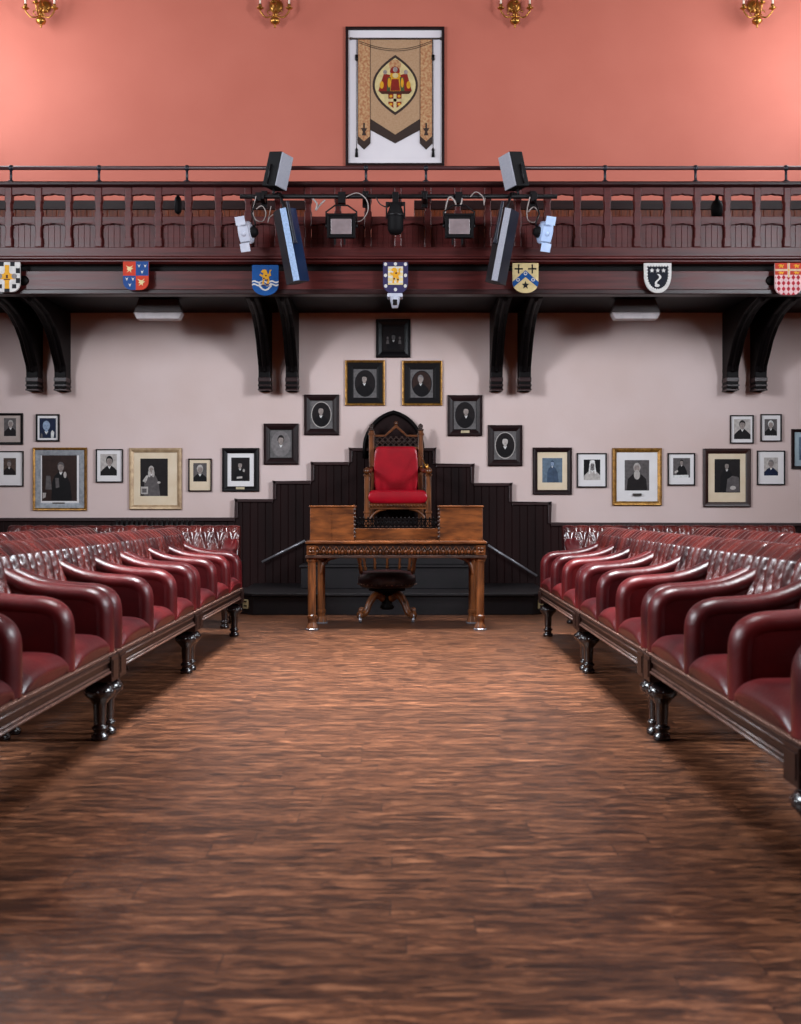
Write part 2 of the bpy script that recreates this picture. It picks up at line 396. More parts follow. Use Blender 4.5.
# pointed panel behind the throne
ac = X(393.5, D); aw = .315
a0 = Z(449, D); at = Z(412.5, D)
arc = []
for i in range(11):
    t = i / 10
    arc.append((ac - aw * (1 - t ** 1.9) if t < 1 else ac, a0 + (at - a0) * (1 - (1 - t) ** 1.25)))
def ogive(w, h, n=10):
    # two circular arcs of radius r meeting in a point
    r = (w * w + h * h) / (2 * w); L = []; th = math.asin(h / r)
    for i in range(n + 1):
        a = th * i / n
        L.append((-w + r - r * math.cos(a), r * math.sin(a)))
    return L
L = ogive(aw, at - a0)
out = [(-aw, -.1)] + L + [(-p[0], p[1]) for p in reversed(L[:-1])] + [(aw, -.1)]
arch = MB().prism([(ac + p[0], a0 + p[1]) for p in out], D + .0, DW - .001, 'y')
rim = MB().tube([(ac + p[0], D - .01, a0 + p[1]) for p in out], .024, 8)
o = arch.build('arched_panel', 'panel', P1, off=(0, 0, 0)); o['kind'] = 'structure'
o = rim.build('arch_moulding', 'black', P1, off=(0, 0, 0)); o['kind'] = 'structure'

# ------------------------------------------------------------------ dais
dz = thing('dais', 'low black stepped platform along the panelled back wall under the red chair', 'platform', (-.05, 12, 0))
DT = .21
xl, xr = X(253.5, 11.24), X(533, 11.24)
base = [(xl, 11.24), (xr, 11.24), (xr + .16, 11.40), (xr + .16, 12.73), (xl - .16, 12.73), (xl - .16, 11.40)]
MB().prism(base, 0, DT - .03, 'z').build('lower_platform', 'dais', dz, bevel=.004)
nose = [(xl - .01, 11.22), (xr + .01, 11.22), (xr + .18, 11.39), (xr + .18, 12.735), (xl - .18, 12.735), (xl - .18, 11.39)]
MB().prism(nose, DT - .03, DT, 'z').build('platform_nosing', 'dais', dz, bevel=.008)
m2 = MB().box(X(301, 11.88), .82, 11.88, 12.735, DT, .425); m2.box(X(299, 11.86), .84, 11.86, 12.735, .425, .445)
m2.build('middle_step', 'dais', dz, bevel=.006)
m3 = MB().box(-.75, .66, 12.10, 12.735, .445, .64); m3.box(-.77, .68, 12.08, 12.735, .64, .66)
m3.build('top_step', 'dais', dz, bevel=.006)
for px, lab in ((242, 'cream socket plate on the left corner of the black dais'), (541.5, 'cream socket plate on the right corner of the black dais')):
    s = -1 if px < 400 else 1
    d = 11.30
    t = thing('wall_socket', lab, 'socket', (X(px, d), d, .06), 'sockets on the dais corners', rz=R(-45) if s < 0 else R(45))
    # on the chamfered corner
    mx = (xl - .08) if s < 0 else (xr + .08)
    t.location = (mx, 11.32, .055)
    MB().box(-.043, .043, -.012, 0, 0, .09).build('face_plate', 'ivory', t, off=(0, 0, 0), bevel=.004)
    k = MB()
    for z in (.022, .062): k.box(-.02, .02, -.017, -.012, z, z + .012)
    k.build('outlet', 'iron', t, off=(0, 0, 0))
    t.rotation_euler = (0, 0, R(-45) if s < 0 else R(45))
for a, b, lab in (((262, 562), (305, 540.5), 'thin steel handrail sloping up the panelling left of the desk'), ((488, 545), (537, 576), 'thin steel handrail sloping up the panelling right of the desk')):
    d = 12.70
    pa, pb = Vector((X(a[0], d), d, Z(a[1], d))), Vector((X(b[0], d), d, Z(b[1], d)))
    t = thing('handrail', lab, 'handrail', (min(pa, pb, key=lambda p: p.z)), 'handrails beside the dais')
    MB().tube([pa, pb], .013, 8).build('rail', 'metal', t)
    for k in (.15, .85):
        p = pa.lerp(pb, k)
        MB().tube([p, (p.x, 12.765, p.z - .015)], .008, 6).build('bracket', 'metal', t)

# ------------------------------------------------------------------ gallery
struct('gallery_floor', MB().box(-HW, HW, DF + .10, DU, 3.17, 3.33), 'black')
gf = thing('gallery_fascia', 'long dark wooden beam front with ledge mouldings under the balcony railing', 'beam', (0, DF, 3.1))
MB().box(-HW, HW, DF - .02, DF + .10, 3.155, 3.335).build('fascia_board', 'baluh', gf, bevel=.004)
MB().box(-HW, HW, DF - .045, DF + .10, 3.105, 3.155).build('bottom_lip', 'dark', gf, bevel=.008)
MB().box(-HW, HW, DF + .05, DF + .10, 3.335, 3.40).build('shadow_recess', 'black', gf)  # black colour puts in the shade of the gap under the ledge
led = MB().prism([(DF + .10, 3.40), (DF - .04, 3.40), (DF - .07, 3.415), (DF - .07, 3.43), (DF - .105, 3.438), (DF - .105, 3.455), (DF - .08, 3.47), (DF + .10, 3.47)], -HW, HW, 'x')
led.build('ledge_moulding', 'baluh', gf, bevel=.003)
bal = thing('gallery_balustrade', 'dark mahogany balcony balustrade of square openings over boarded panels', 'railing', (0, DF, 3.47))
MB().box(-HW, HW, DF - .03, DF + .04, 3.47, 3.565).build('bottom_rail', 'baluh', bal, bevel=.005)
MB().box(-HW, HW, DF - .015, DF + .035, 3.80, 3.868).build('middle_rail', 'baluh', bal, bevel=.004)
tr = MB().prism([(DF - .07, 4.165), (DF - .07, 4.185), (DF - .05, 4.20), (DF + .07, 4.20), (DF + .09, 4.185), (DF + .09, 4.165), (DF + .05, 4.15), (DF - .04, 4.15)], -HW, HW, 'x')
tr.build('handrail_cap', 'dark', bal, bevel=.002)
S0, ST = X(9.2, DF), 29.9 * DF / F
ks = [k for k in range(-6, 34) if -HW + .05 < S0 + k * ST < HW - .05]
up = MB().box(-.036, .036, -.032, .045, 3.565, 4.15)
first = None
for k in ks:
    if first is None:
        o = MB().prism([(-.036, 0), (-.036, .09), (-.028, .10), (-.028, .19), (-.036, .20), (-.036, .345), (-.028, .355), (-.028, .43), (-.036, .45), (-.036, .585),
                        (.036, .585), (.036, .45), (.028, .43), (.028, .355), (.036, .345), (.036, .20), (.028, .19), (.028, .10), (.036, .09), (.036, 0)], -.032, .045, 'y').build('baluster', 'balu', bal, off=(0, 0, 0), bevel=.009)
        first = o
    else:
        o = first.copy(); C.objects.link(o); o.parent = bal
    o.location = (S0 + k * ST, 0, .095)
first = None; firstt = None; firstm = None
for a, b in zip(ks[:-1], ks[1:]):
    w = ST - .072
    if first is None:
        m = MB()
        for j in range(4):
            x0 = -w / 2 - .004 + j * (w + .008) / 4; x1 = x0 + (w + .008) / 4
            m.prism([(x0, .02), (x0, .004), (x0 + .003, .0), (x1 - .003, .0), (x1, .004), (x1, .02)], 0, .235, 'z')
        first = m.build('infill_panel', 'balu', bal, off=(0, 0, 0))
        # wavy head boards above each opening
        def head(h, zt):
            pts = [(-w / 2 - .004, zt), (-w / 2 - .004, zt - h)]
            for j in range(13):
                u = -1 + 2 * j / 12
                pts.append((u * w / 2, zt - h + .016 * (1 - abs(u) ** 1.5) * (1 + .35 * math.cos(3 * PI * u)) / 1.35))
            pts += [(w / 2 + .004, zt - h), (w / 2 + .004, zt)]
            return MB().prism(pts, -.02, .03, 'y')
        firstt = head(.078, .68).build('shaped_head', 'baluh', bal, off=(0, 0, 0), bevel=.003)
        firstm = head(.02, .332).build('shaped_head', 'baluh', bal, off=(0, 0, 0), bevel=.003)
        oo = (first, firstt, firstm)
    else:
        oo = [q.copy() for q in (first, firstt, firstm)]
        for q in oo: C.objects.link(q); q.parent = bal
    cx = S0 + (a + b) / 2 * ST
    oo[0].location = (cx, .012, .095); oo[1].location = (cx, 0, 0); oo[2].location = (cx, 0, 0)
hr = thing('guard_rail', 'thin dark rail on short posts running above the balcony balustrade', 'railing', (0, DF, 4.2))
MB().tube([(-HW, DF, Z(168, DF)), (HW, DF, Z(168, DF))], .02, 10).build('top_bar', 'railiron', hr)
for px in (-77, 11, 99, 187, 275, 366, 426, 515, 605, 695.5, 786, 875):
    x = X(px, DF)
    q = MB().tube([(x, DF, 4.2), (x, DF, Z(168, DF))], .013, 8); q.lathe([(.035, 4.2), (.035, 4.212), (.016, 4.225)], 10, (x, DF, 0)); q.ball((x, DF, Z(168, DF)), .03, n=8)
    q.build('post', 'railpost', hr)
for a, b, lab in ((-HW + .02, X(311, 12.6), 'brown gallery pew behind the left half of the balustrade'), (X(414, 12.6), HW - .02, 'brown gallery pew behind the right half of the balustrade')):
    t = thing('gallery_pew', lab, 'pew', ((a + b) / 2, 12.6, 3.33), 'gallery pews')
    m = MB(); n = round((b - a) / .11); w = (b - a) / n
    for k in range(n):
        x0 = a + k * w
        m.prism([(x0, 12.63), (x0, 12.606), (x0 + .005, 12.6), (x0 + w - .005, 12.6), (x0 + w, 12.606), (x0 + w, 12.63)], 3.33, 4.25, 'z')
    m.build('back_panel', 'pew', t)
    MB().box(a, b, 12.58, 12.64, 4.245, 4.345).build('top_rail', 'dark', t, bevel=.006)
    MB().box(a, b, 12.64, 13.05, 3.72, 3.76).build('seat', 'pew', t, bevel=.006)
    for x in (a + .03, b - .03): MB().box(x - .025, x + .025, 12.64, 13.02, 3.33, 3.72).build('bench_end', 'dark', t, bevel=.005)
# brackets
bw = .065
prof = [(0, 2.30), (.17, 2.30), (.19, 2.33), (.19, 2.50), (.21, 2.56), (.30, 2.66), (.42, 2.80), (.58, 2.92), (.80, 3.02), (1.05, 3.075), (1.25, 3.10), (1.315, 3.13), (1.315, 3.168), (0, 3.168)]
cen = [('far left', 35, 63), ('left of the framed portraits', 265.5, 292.5), ('right of the framed portraits', 496, 524), ('far right', 730, 758)]
names = {35: 'black curved gallery bracket under the yellow checked shield, outer of the pair', 63: 'black curved gallery bracket under the yellow checked shield, inner of the pair',
         265.5: 'black curved gallery bracket under the blue lion shield, left of the pair', 292.5: 'black curved gallery bracket under the tall blue speaker, right of the blue lion shield',
         496: 'black curved gallery bracket under the navy column speaker, left of the chevron shield', 524: 'black curved gallery bracket straight under the cream chevron shield',
         730: 'black curved gallery bracket left of the red lozenge shield, inner of the pair', 758: 'black curved gallery bracket nearest the red lozenge shield, outer of the pair'}
b0 = None
for nm, *pp in cen:
    for px in pp:
        if b0 is None:
            t = thing('gallery_bracket', names[px], 'bracket', (0, DW, 2.3), 'gallery brackets')
            MB().prism([(DW - u, z) for u, z in prof], -bw, bw, 'x').build('bracket_body', 'black', t, bevel=.012)
            # chamfered raised spine along the curve, and collar bands at the foot
            MB().tube(smooth_path([(0, DW - u - .004, z) for u, z in prof[3:11]], 3), .022, 8).build('rib', 'black', t)
            k = MB()
            for z0, z1, e in ((2.30, 2.318, .005), (2.345, 2.365, .006), (2.395, 2.44, .004)):
                k.box(-bw - e, bw + e, DW - .19 - e, DW - .002, z0, z1)
            k.build('collar', 'dark', t, bevel=.004)
            b0 = t
        else:
            t = copy_tree(b0); t['label'] = names[px]
        t.location = (X(px, 12.72), DW, 2.3)
for px, lab in ((24.5, 'dark round boss on the fascia beside the yellow checked shield'), (770, 'dark round boss on the fascia beside the red lozenge shield')):
    o = MB().lathe([(.048, 0), (.048, -.012), (.03, -.024), (0, -.028)], 20, axis='y').build('hole_disc', 'black'); o.location = (X(px, DF), DF - .0201, Z(281, DF))  # black disc stands in for the dark of a hole
    tag(o, lab, 'boss', 'hole discs on the fascia')
# emergency luminaires
for a, b, lab in ((135, 183, 'pale wedge shaped ceiling light under the gallery, left of the portraits'), (611, 659, 'pale wedge shaped ceiling light under the gallery, right of the portraits')):
    d = 12.0; x0, x1 = X(a, d), X(b, d)
    t = thing('ceiling_light', lab, 'light', ((x0 + x1) / 2, d, 3.17), 'ceiling lights under the gallery')
    zt, zm, zb = 3.17, Z(312, d), Z(320, d)
    q = MB().prism([(x0 + .05, zt), (x0, zm), (x0, zm - .015), (x1, zm - .015), (x1, zm), (x1 - .05, zt)], d - .06, d + .06, 'y'); q.build('housing', 'tint', t, bevel=.008)
    q = MB().prism([(x0 - .005, zm - .012), (x0 + .03, zb), (x1 - .03, zb), (x1 + .005, zm - .012)], d - .065, d + .065, 'y'); q.build('diffuser', 'diff', t, bevel=.012, seg=3)
# ------------------------------------------------------------------ painted shields on the fascia
def clip(poly, conv):
    out = poly
    n = len(conv)
    for i in range(n):
        a, b = conv[i], conv[(i + 1) % n]
        inp, out = out, []
        if not inp: return []
        ins = lambda p: (b[0] - a[0]) * (p[1] - a[1]) - (b[1] - a[1]) * (p[0] - a[0]) >= -1e-9
        for j in range(len(inp)):
            p, q = inp[j - 1], inp[j]
            ip, iq = ins(p), ins(q)
            if ip != iq:
                d1 = (b[0] - a[0]) * (p[1] - a[1]) - (b[1] - a[1]) * (p[0] - a[0]); d2 = (b[0] - a[0]) * (q[1] - a[1]) - (b[1] - a[1]) * (q[0] - a[0])
                t = d1 / (d1 - d2); out.append((p[0] + t * (q[0] - p[0]), p[1] + t * (q[1] - p[1])))
            if iq: out.append(q)
    return out
def outline(style, w, h, k=1.0):
    pts = []
    if style == 'round':
        r = w * .5
        for i in range(9):
            a = PI + PI / 2 * i / 8; pts.append((-w / 2 + r + r * math.cos(a), r * .8 + r * .8 * math.sin(a)))
        for i in range(9):
            a = -PI / 2 + PI / 2 * i / 8; pts.append((w / 2 - r + r * math.cos(a), r * .8 + r * .8 * math.sin(a)))
        pts += [(w / 2, h), (-w / 2, h)]
    elif style == 'u':
        r = w * .34
        for i in range(7):
            a = PI + PI / 2 * i / 6; pts.append((-w / 2 + r + r * math.cos(a), r + r * math.sin(a)))
        for i in range(7):
            a = -PI / 2 + PI / 2 * i / 6; pts.append((w / 2 - r + r * math.cos(a), r + r * math.sin(a)))
        pts += [(w / 2, h), (-w / 2, h)]
    else:
        for i in range(9):
            t = i / 8; pts.append((w / 2 * math.sin(PI / 2 * t) ** .9 if t else 0, h * .62 * (1 - math.cos(PI / 2 * t))))
        pts += [(w / 2, h), (-w / 2, h)]
        for i in range(1, 8):
            t = 1 - i / 8; pts.append((-w / 2 * math.sin(PI / 2 * t) ** .9, h * .62 * (1 - math.cos(PI / 2 * t))))
    return [(p[0] * k, h / 2 + (p[1] - h / 2) * k) for p in pts]
LION = [(-.28, -.5), (-.1, -.5), (-.12, -.3), (.02, -.12), (.12, -.3), (.06, -.48), (.26, -.48), (.3, -.2), (.24, .0), (.42, .1), (.36, .32), (.46, .5), (.3, .46), (.24, .2),
        (.16, .22), (.12, .38), (.0, .52), (-.22, .5), (-.36, .36), (-.26, .28), (-.16, .26), (-.22, .12), (-.4, .22), (-.46, .1), (-.22, -.02), (-.2, -.22)]
BIRD = [(-.4, .4), (-.18, .1), (-.3, -.05), (-.1, -.12), (-.28, -.42), (.02, -.2), (.2, -.42), (.18, -.12), (.45, .1), (.2, .12), (.4, .42), (.1, .22), (-.1, .25)]
def star(r, n=5, k=.42): return [((r if i % 2 == 0 else r * k) * math.sin(PI * i / n), (r if i % 2 == 0 else r * k) * math.cos(PI * i / n)) for i in range(2 * n)]
SD = 11.262
def shield(box, style, mats, label, charges):
    x0, y0, x1, y1 = box
    w, h = (x1 - x0) * SD / F, (y1 - y0) * SD / F
    t = thing('heraldic_shield', label, 'shield', (X((x0 + x1) / 2, SD), SD, Z(y1, SD)), 'painted shields along the gallery front')
    ol = outline(style, w, h)
    m = MB().prism(ol, -.0, .024, 'y', 0); m.build('shield_board', [mats[0]], t, off=(0, 0, 0), bevel=.002)
    c = MB()
    def put(pts, k, lvl=1, cl=True):
        pts = [(p[0] * w / 2, h / 2 + p[1] * h / 2) for p in pts]
        if cl: pts = clip(pts, ol)
        if len(pts) > 2: c.prism(pts, -.0012 * lvl, -.0002, 'y', k)
    charges(put)
    c.build('painted_arms', mats, t, off=(0, 0, 0))
    return t
def rect(x0, x1, y0, y1): return [(x0, y0), (x1, y0), (x1, y1), (x0, y1)]
def circ(cx, cy, rx, ry, n=14): return [(cx + rx * math.cos(2 * PI * i / n), cy + ry * math.sin(2 * PI * i / n)) for i in range(n)]
def shp(pts, cx, cy, sx, sy): return [(cx + p[0] * sx, cy + p[1] * sy) for p in pts]
def s1(put):
    for (x, y, sx, sy) in ((-.42, .88, .17, .16), (.42, .88, .17, .16), (.86, .42, .18, .17), (.86, -.24, .18, .17), (-.86, .42, .18, .17), (-.86, -.24, .18, .17), (.55, -.62, .16, .14), (-.55, -.62, .16, .14), (0, -.9, .2, .14)):
        put(rect(x - sx, x + sx, y - sy, y + sy), 1)
    put(circ(0, 0, .56, .6), 0, 1.2)
    put(rect(-.17, .17, -.78, .8), 2, 2); put(rect(-.62, .62, -.16, .2), 2, 2)
    put(circ(0, .02, .34, .34), 2, 2.4); put(rect(-.24, .24, -.2, -.13), 3, 3); put(rect(-.08, .08, -.08, .14), 3, 3)
    for sx in (-1, 1): put(circ(sx * .55, .05, .2, .18), 4, 2.6)
shield((-6, 262, 20, 292), 'u', ['hwhite', 'hblack', 'hgold', 'hbrown', 'pgrey'], 'white and black checked shield with a yellow cross at the far left', s1)
def s2(put):
    put(rect(-1, 0, 0, 1), 1); put(rect(0, 1, -1, 0), 1)
    put(rect(0, 1, 0, 1), 2); put(rect(-1, 0, -1, 0), 2)
    for cx, cy in ((-.5, .48), (.42, -.46)): put(shp(BIRD, cx, cy, .72, .62), 4, 2, True)
    for cx, cy in ((.5, .5), (-.46, -.42)):
        for dx, dy in ((-.24, .2), (.24, .2), (0, -.22)):
            put([(cx + dx - .12, cy + dy + .12), (cx + dx, cy + dy - .14), (cx + dx + .12, cy + dy + .12), (cx + dx + .05, cy + dy + .04), (cx + dx - .05, cy + dy + .04)], 3, 2)
shield((123, 261.5, 148.5, 290), 'u', ['hred', 'hred', 'hblue', 'hwhite', 'hcream'], 'shield quartered red and blue with white birds and crowns', s2)
def s3(put):
    put(shp(LION, .02, .22, 1.0, .95), 1, 2)
    for y in (-.12, -.32):
        pts = [(-1 + .1 * i, y + .07 + .05 * math.sin(i * .95)) for i in range(21)]
        put(pts + [(p[0], p[1] - .1) for p in reversed(pts)], 2, 1.4, False)
    o = [(-.5, -.2), (-.48, -.42), (-.25, -.62), (0, -.7), (.25, -.62), (.48, -.42), (.5, -.2)]
    put(o + [(p[0] * .74, p[1] * .86 - .0) for p in reversed(o)], 2, 1.8)
    put(rect(-.28, .28, -.36, -.28), 3, 2.2)
    for dx, dy in ((.05, .3), (-.1, .12), (.15, .02)): put(circ(dx, dy, .07, .05), 3, 2.6)
shield((252, 265, 278.5, 295.5), 'round', ['hroyal', 'hgold', 'hwhite', 'hbrown'], 'bright blue shield with a golden lion over white waves', s3)
def s4(put):
    put(rect(-.6, .6, -.42, .72), 2, 1.2)
    for y in (-.3, .02, .34, .6): put(rect(-.6, .6, y, y + .1), 3, 1.8)
    put(shp(LION, 0, .16, .95, .95), 1, 2.4)
    for dx, dy in ((.05, .3), (-.1, -.05), (.2, -.1)): put(circ(dx, dy, .08, .06), 4, 2.8)
    for x, y in ((-.8, .86), (0, .88), (.8, .86), (-.8, .16), (.8, .16), (-.78, -.5), (.78, -.5), (0, -.72)): put(circ(x, y, .13, .11), 3, 2)
shield((383, 262, 408, 294), 'round', ['hpurple', 'hgold', 'hcream', 'hwhite', 'hbrown'], 'dark blue shield with white roundels round a yellow lion square in the middle', s4)
def s5(put):
    put([(0, .38), (1.02, -.52), (1.02, -.05), (1.02, -.05), (0, .38)], 1) if False else None
    put([(-1.02, -.68), (-1.02, -.28), (0, .52), (0, .06)], 1, 1.4); put([(0, .06), (0, .52), (1.02, -.28), (1.02, -.68)], 1, 1.4)
    for x, y in ((-.58, -.12), (.58, -.12), (0, .3)):
        put(circ(x, y, .14, .12), 2, 2); put(circ(x, y, .08, .07), 1, 2.4)
    for sx in (-.52, .52):
        put(rect(sx - .05, sx + .05, .3, .86), 3, 2); put(rect(sx - .26, sx + .26, .56, .66), 3, 2)
        for dx, dy in ((-.26, .61), (.26, .61), (0, .86)): put(circ(sx + dx, dy, .07, .06), 3, 2.3)
    put(shp(star(.34), 0, -.48, .92, .86), 3, 2, False)
shield((512.5, 263, 538.5, 293), 'round', ['hcream', 'hroyal', 'hwhite', 'hblack'], 'cream shield with a blue chevron, two black crosses and a black star', s5)
def s6(put):
    n = 26
    put(shp(outline('point', 1.62, 1.62), 0, -.79, 1, 1), 1, 1.2)
    ol = outline('point', 1.62, 1.62)
    for i in range(len(ol)):
        a, b = ol[i], ol[(i + 1) % len(ol)]
        L = math.hypot(b[0] - a[0], b[1] - a[1]); q = max(1, round(L / .2))
        for j in range(q):
            p = (a[0] + (b[0] - a[0]) * j / q, a[1] + (b[1] - a[1]) * j / q - .79)
            put(circ(p[0], p[1], .085, .085, 8), 0, 1.8)
    for x in (-.42, 0, .42): put(shp(star(.19), x, .5, .95, .9), 0, 2, False)
    pts = []
    for i in range(15):
        u = i / 14; pts.append((.16 * math.sin(u * 2 * PI) + .02, .26 - .8 * u))
    put([(p[0] - .08, p[1]) for p in pts] + [(p[0] + .08, p[1]) for p in reversed(pts)], 0, 2, False)
    put(circ(-.04, -.5, .18, .1), 0, 2.2)
shield((644, 263, 671.5, 293), 'point', ['hwhite', 'hnavy'], 'pointed navy shield with a scalloped white border and white curl', s6)
def s7(put):
    for i in range(-3, 4):
        for j in range(4):
            x, y = i * .36, .1 - j * .36
            put([(x - .15, y), (x, y - .165), (x + .15, y), (x, y + .165)], 1, 1.4)
    put(rect(-1, 1, .26, 1), 2, 1.6)
    put(rect(-1, 1, .5, .62), 3, 2); put(rect(-.07, .1, .1, 1), 3, 2.2); put(rect(-1, 1, .535, .585), 4, 2.4); put(rect(-.02, .05, .1, 1), 4, 2.6)
    for sx in (-.55, .6):
        put(shp(LION, sx, .8, .5, .22), 4, 2.2)
        put(shp(LION, sx, .38, .5, .18), 4, 2.2)
shield((775, 263, 802, 295), 'u', ['hpink', 'hcrimson', 'hred', 'hwhite', 'hgold'], 'red and white lozenge shield with a gold cross at the far right', s7)
t = thing('wall_lamp', 'small silver lamp fixed just under the middle shield', 'lamp', (X(395, SD), SD, Z(308, SD)))
a = t.location
q = MB().lathe([(.03, -.0), (.045, .06), (.05, .10), (.0, .10)], 14, (a.x, a.y, a.z)); q.build('lamp_body', 'lampgrey', t, bevel=0)
MB().box(a.x - .075, a.x + .075, a.y - .03, a.y + .12, a.z + .10, a.z + .14).build('mounting_bar', 'lampgrey', t, bevel=.01)
MB().box(a.x - .022, a.x + .022, a.y - .055, a.y - .03, a.z + .02, a.z + .075).build('lens_shutter', 'iron', t, bevel=.006)
MB().box(a.x - .02, a.x + .02, a.y + .10, a.y + .125, a.z + .06, a.z + .10).build('fixing', 'iron', t)

# ------------------------------------------------------------------ sconces on the upper wall
sw = DU
for i, (px, lab) in enumerate(((41, 'brass candle sconce on the salmon wall, far left'), (275, 'brass candle sconce on the salmon wall, left of the framed banner'),
                               (515, 'brass candle sconce on the salmon wall, right of the framed banner'), (757, 'brass candle sconce on the salmon wall, far right'))):
    if i == 0:
        zb = Z(28, sw - .15)
        t = thing('candle_sconce', lab, 'sconce', (0, sw, zb), 'brass sconces on the upper wall'); s0 = t
        MB().lathe([(.0, -.0), (.06, -.005), (.085, -.02), (.05, -.035), (0, -.04)], 18, (0, sw, zb + .32), axis='y').build('backplate', 'brass', t)
        q = MB().tube(smooth_path([(0, sw - .03, zb + .32), (0, sw - .10, zb + .34), (0, sw - .15, zb + .28), (0, sw - .15, zb + .06)], 5), .013, 8); q.build('wall_arm', 'brass', t)
        q = MB().lathe([(.0, 0), (.012, .008), (.014, .02), (.006, .03), (.02, .04), (.052, .06), (.062, .085), (.05, .11), (.022, .125), (.018, .14), (.03, .15), (.036, .165), (.018, .18), (.014, .22), (.028, .24), (.014, .26), (.01, .34), (.0, .37)], 18, (0, sw - .15, zb)); q.build('body', 'brass', t)
        for dx, dy in ((-.175, -.04), (0, -.19), (.175, -.04)):
            c = Vector((0, sw - .15, zb + .15)); e = Vector((dx, sw - .15 + dy, zb + .20))
            pth = smooth_path([c, c.lerp(e, .3) + Vector((0, 0, -.035)), c.lerp(e, .65) + Vector((0, 0, -.06)), c.lerp(e, .95) + Vector((0, 0, -.02)), e], 5)
            a = MB().tube(pth, .0095, 8)
            cc = c.lerp(e, .35) + Vector((0, 0, .015))
            a.tube([cc + Vector((.03 * math.cos(k), 0, .03 * math.sin(k))) if abs(dx) > 0 else cc + Vector((0, .03 * math.cos(k), .03 * math.sin(k))) for k in [j * .55 for j in range(10)]], .006, 6)
            o = a.build('candle_arm', 'brass', t)
            k = MB().lathe([(.008, 0), (.02, .008), (.042, .02), (.044, .026), (.014, .03), (.02, .05), (.022, .07), (.012, .07)], 14, e); k.build('drip_cup', 'brass', o, off=t.location)
            MB().lathe([(.012, .07), (.012, .17), (.004, .175), (.0, .176)], 10, e).build('candle', 'candle', o, off=t.location)
    else:
        t = copy_tree(s0); t['label'] = lab
    t.location.x = X(px, sw - .15)

# ------------------------------------------------------------------ framed banner
x0, x1, z0, z1 = X(345.5, DU - .05), X(444.5, DU - .05), Z(165.5, DU - .05), Z(26.5, DU - .05)
W_, H_ = x1 - x0, z1 - z0
t = thing('framed_banner', 'tall dark frame holding a beige heraldic banner on the salmon wall', 'picture', (x0, DU, z0))
MB().ring(W_, H_, [(0, 0), (0, .05), (.012, .055), (.03, .055), (.034, .03), (.034, 0)]).build('frame', 'framebrown', t, off=(0, 0, 0))
MB().box(.03, W_ - .03, -.02, -.004, .03, H_ - .03).build('backing_board', 'boardwhite', t, off=(0, 0, 0))
# picture pixel -> metres inside the frame (crop of 751x1024 px over 110x150 px of the photograph)
def bx(u): return (340 + u * 110 / 751 - 345.5) * (DU - .05) / F
def bz(v): return (165.5 - (20 + v * 150 / 1024)) * (DU - .05) / F
def poly(pts): return [(bx(u), bz(v)) for u, v in pts]
pole = MB().tube([(bx(75), -.035, bz(124)), (bx(690), -.035, bz(124))], .011, 10)
for u in (75, 690): pole.ball((bx(u), -.035, bz(124)), .018, n=10)
pole.build('banner_pole', 'carve', t, off=(0, 0, 0))
cl = MB()
cl.prism(poly([(205, 130), (550, 130), (550, 745), (377, 838), (205, 745)]), -.027, -.0205, 'y', 1)
cl.prism(poly([(205, 130), (550, 130), (550, 668), (377, 778), (205, 668)]), -.0285, -.027, 'y', 0)
cl.build('banner_cloth', ['linen', 'bannerhem'], t, off=(0, 0, 0))
for u0, u1 in ((120, 208), (545, 632)):
    s = MB().prism(poly([(u0, 130), (u1, 130), (u1, 838), ((u0 + u1) / 2, 882), (u0, 838)]), -.031, -.0275, 'y', 1)
    s.prism(poly([(u0 + 4, 130), (u1 - 4, 130), (u1 - 4, 790), ((u0 + u1) / 2, 825), (u0 + 4, 790)]), -.0325, -.031, 'y', 0)
    uc = (u0 + u1) / 2
    s.prism(poly([(uc - 22, 735), (uc + 22, 735), (uc + 8, 760), (uc + 16, 785), (uc - 16, 785), (uc - 8, 760)]), -.0335, -.0325, 'y', 1)
    s.prism(poly([(uc - 6, 700), (uc + 6, 700), (uc + 6, 735), (uc - 6, 735)]), -.0335, -.0325, 'y', 1)
    s.build('side_strip', ['linen2', 'bannerhem'], t, off=(0, 0, 0))
md = MB()
def mandorla(k):
    pts = []
    for i in range(17):
        a = -1 + 2 * i / 16; pts.append((377 + 155 * k * (1 - abs(a) ** 2.0), 440 + 206 * k * a))
    for i in range(1, 16):
        a = 1 - 2 * i / 16; pts.append((377 - 155 * k * (1 - abs(a) ** 2.0), 440 + 206 * k * a))
    return poly(pts)
md.prism(mandorla(1), -.0305, -.0285, 'y', 0); md.prism(mandorla(.9), -.0315, -.0305, 'y', 1); md.prism(mandorla(.82), -.032, -.0315, 'y', 2)
def bl(cu, cv, ru, rv, k, lv): md.prism([(bx(cu + ru * math.cos(2 * PI * i / 12)), bz(cv + rv * math.sin(2 * PI * i / 12))) for i in range(12)], -.032 - .0008 * lv, -.0318, 'y', k)
def pg(pts, k, lv): md.prism(poly(pts), -.032 - .0008 * lv, -.0318, 'y', k)
bl(375, 305, 42, 40, 9, 1); bl(375, 345, 34, 32, 3, 1.2); bl(377, 335, 16, 18, 8, 2.2)
pg([(345, 360), (410, 360), (432, 488), (322, 488)], 4, 1.6); pg([(352, 400), (400, 400), (410, 480), (345, 480)], 3, 2.2); bl(378, 375, 20, 18, 1, 2.6)
pg([(300, 360), (342, 372), (338, 490), (262, 480)], 3, 1.4); pg([(410, 372), (458, 360), (490, 480), (432, 490)], 3, 1.4)
pg([(325, 390), (346, 386), (342, 492), (318, 492)], 5, 2); pg([(408, 386), (436, 390), (440, 492), (414, 492)], 5, 2)
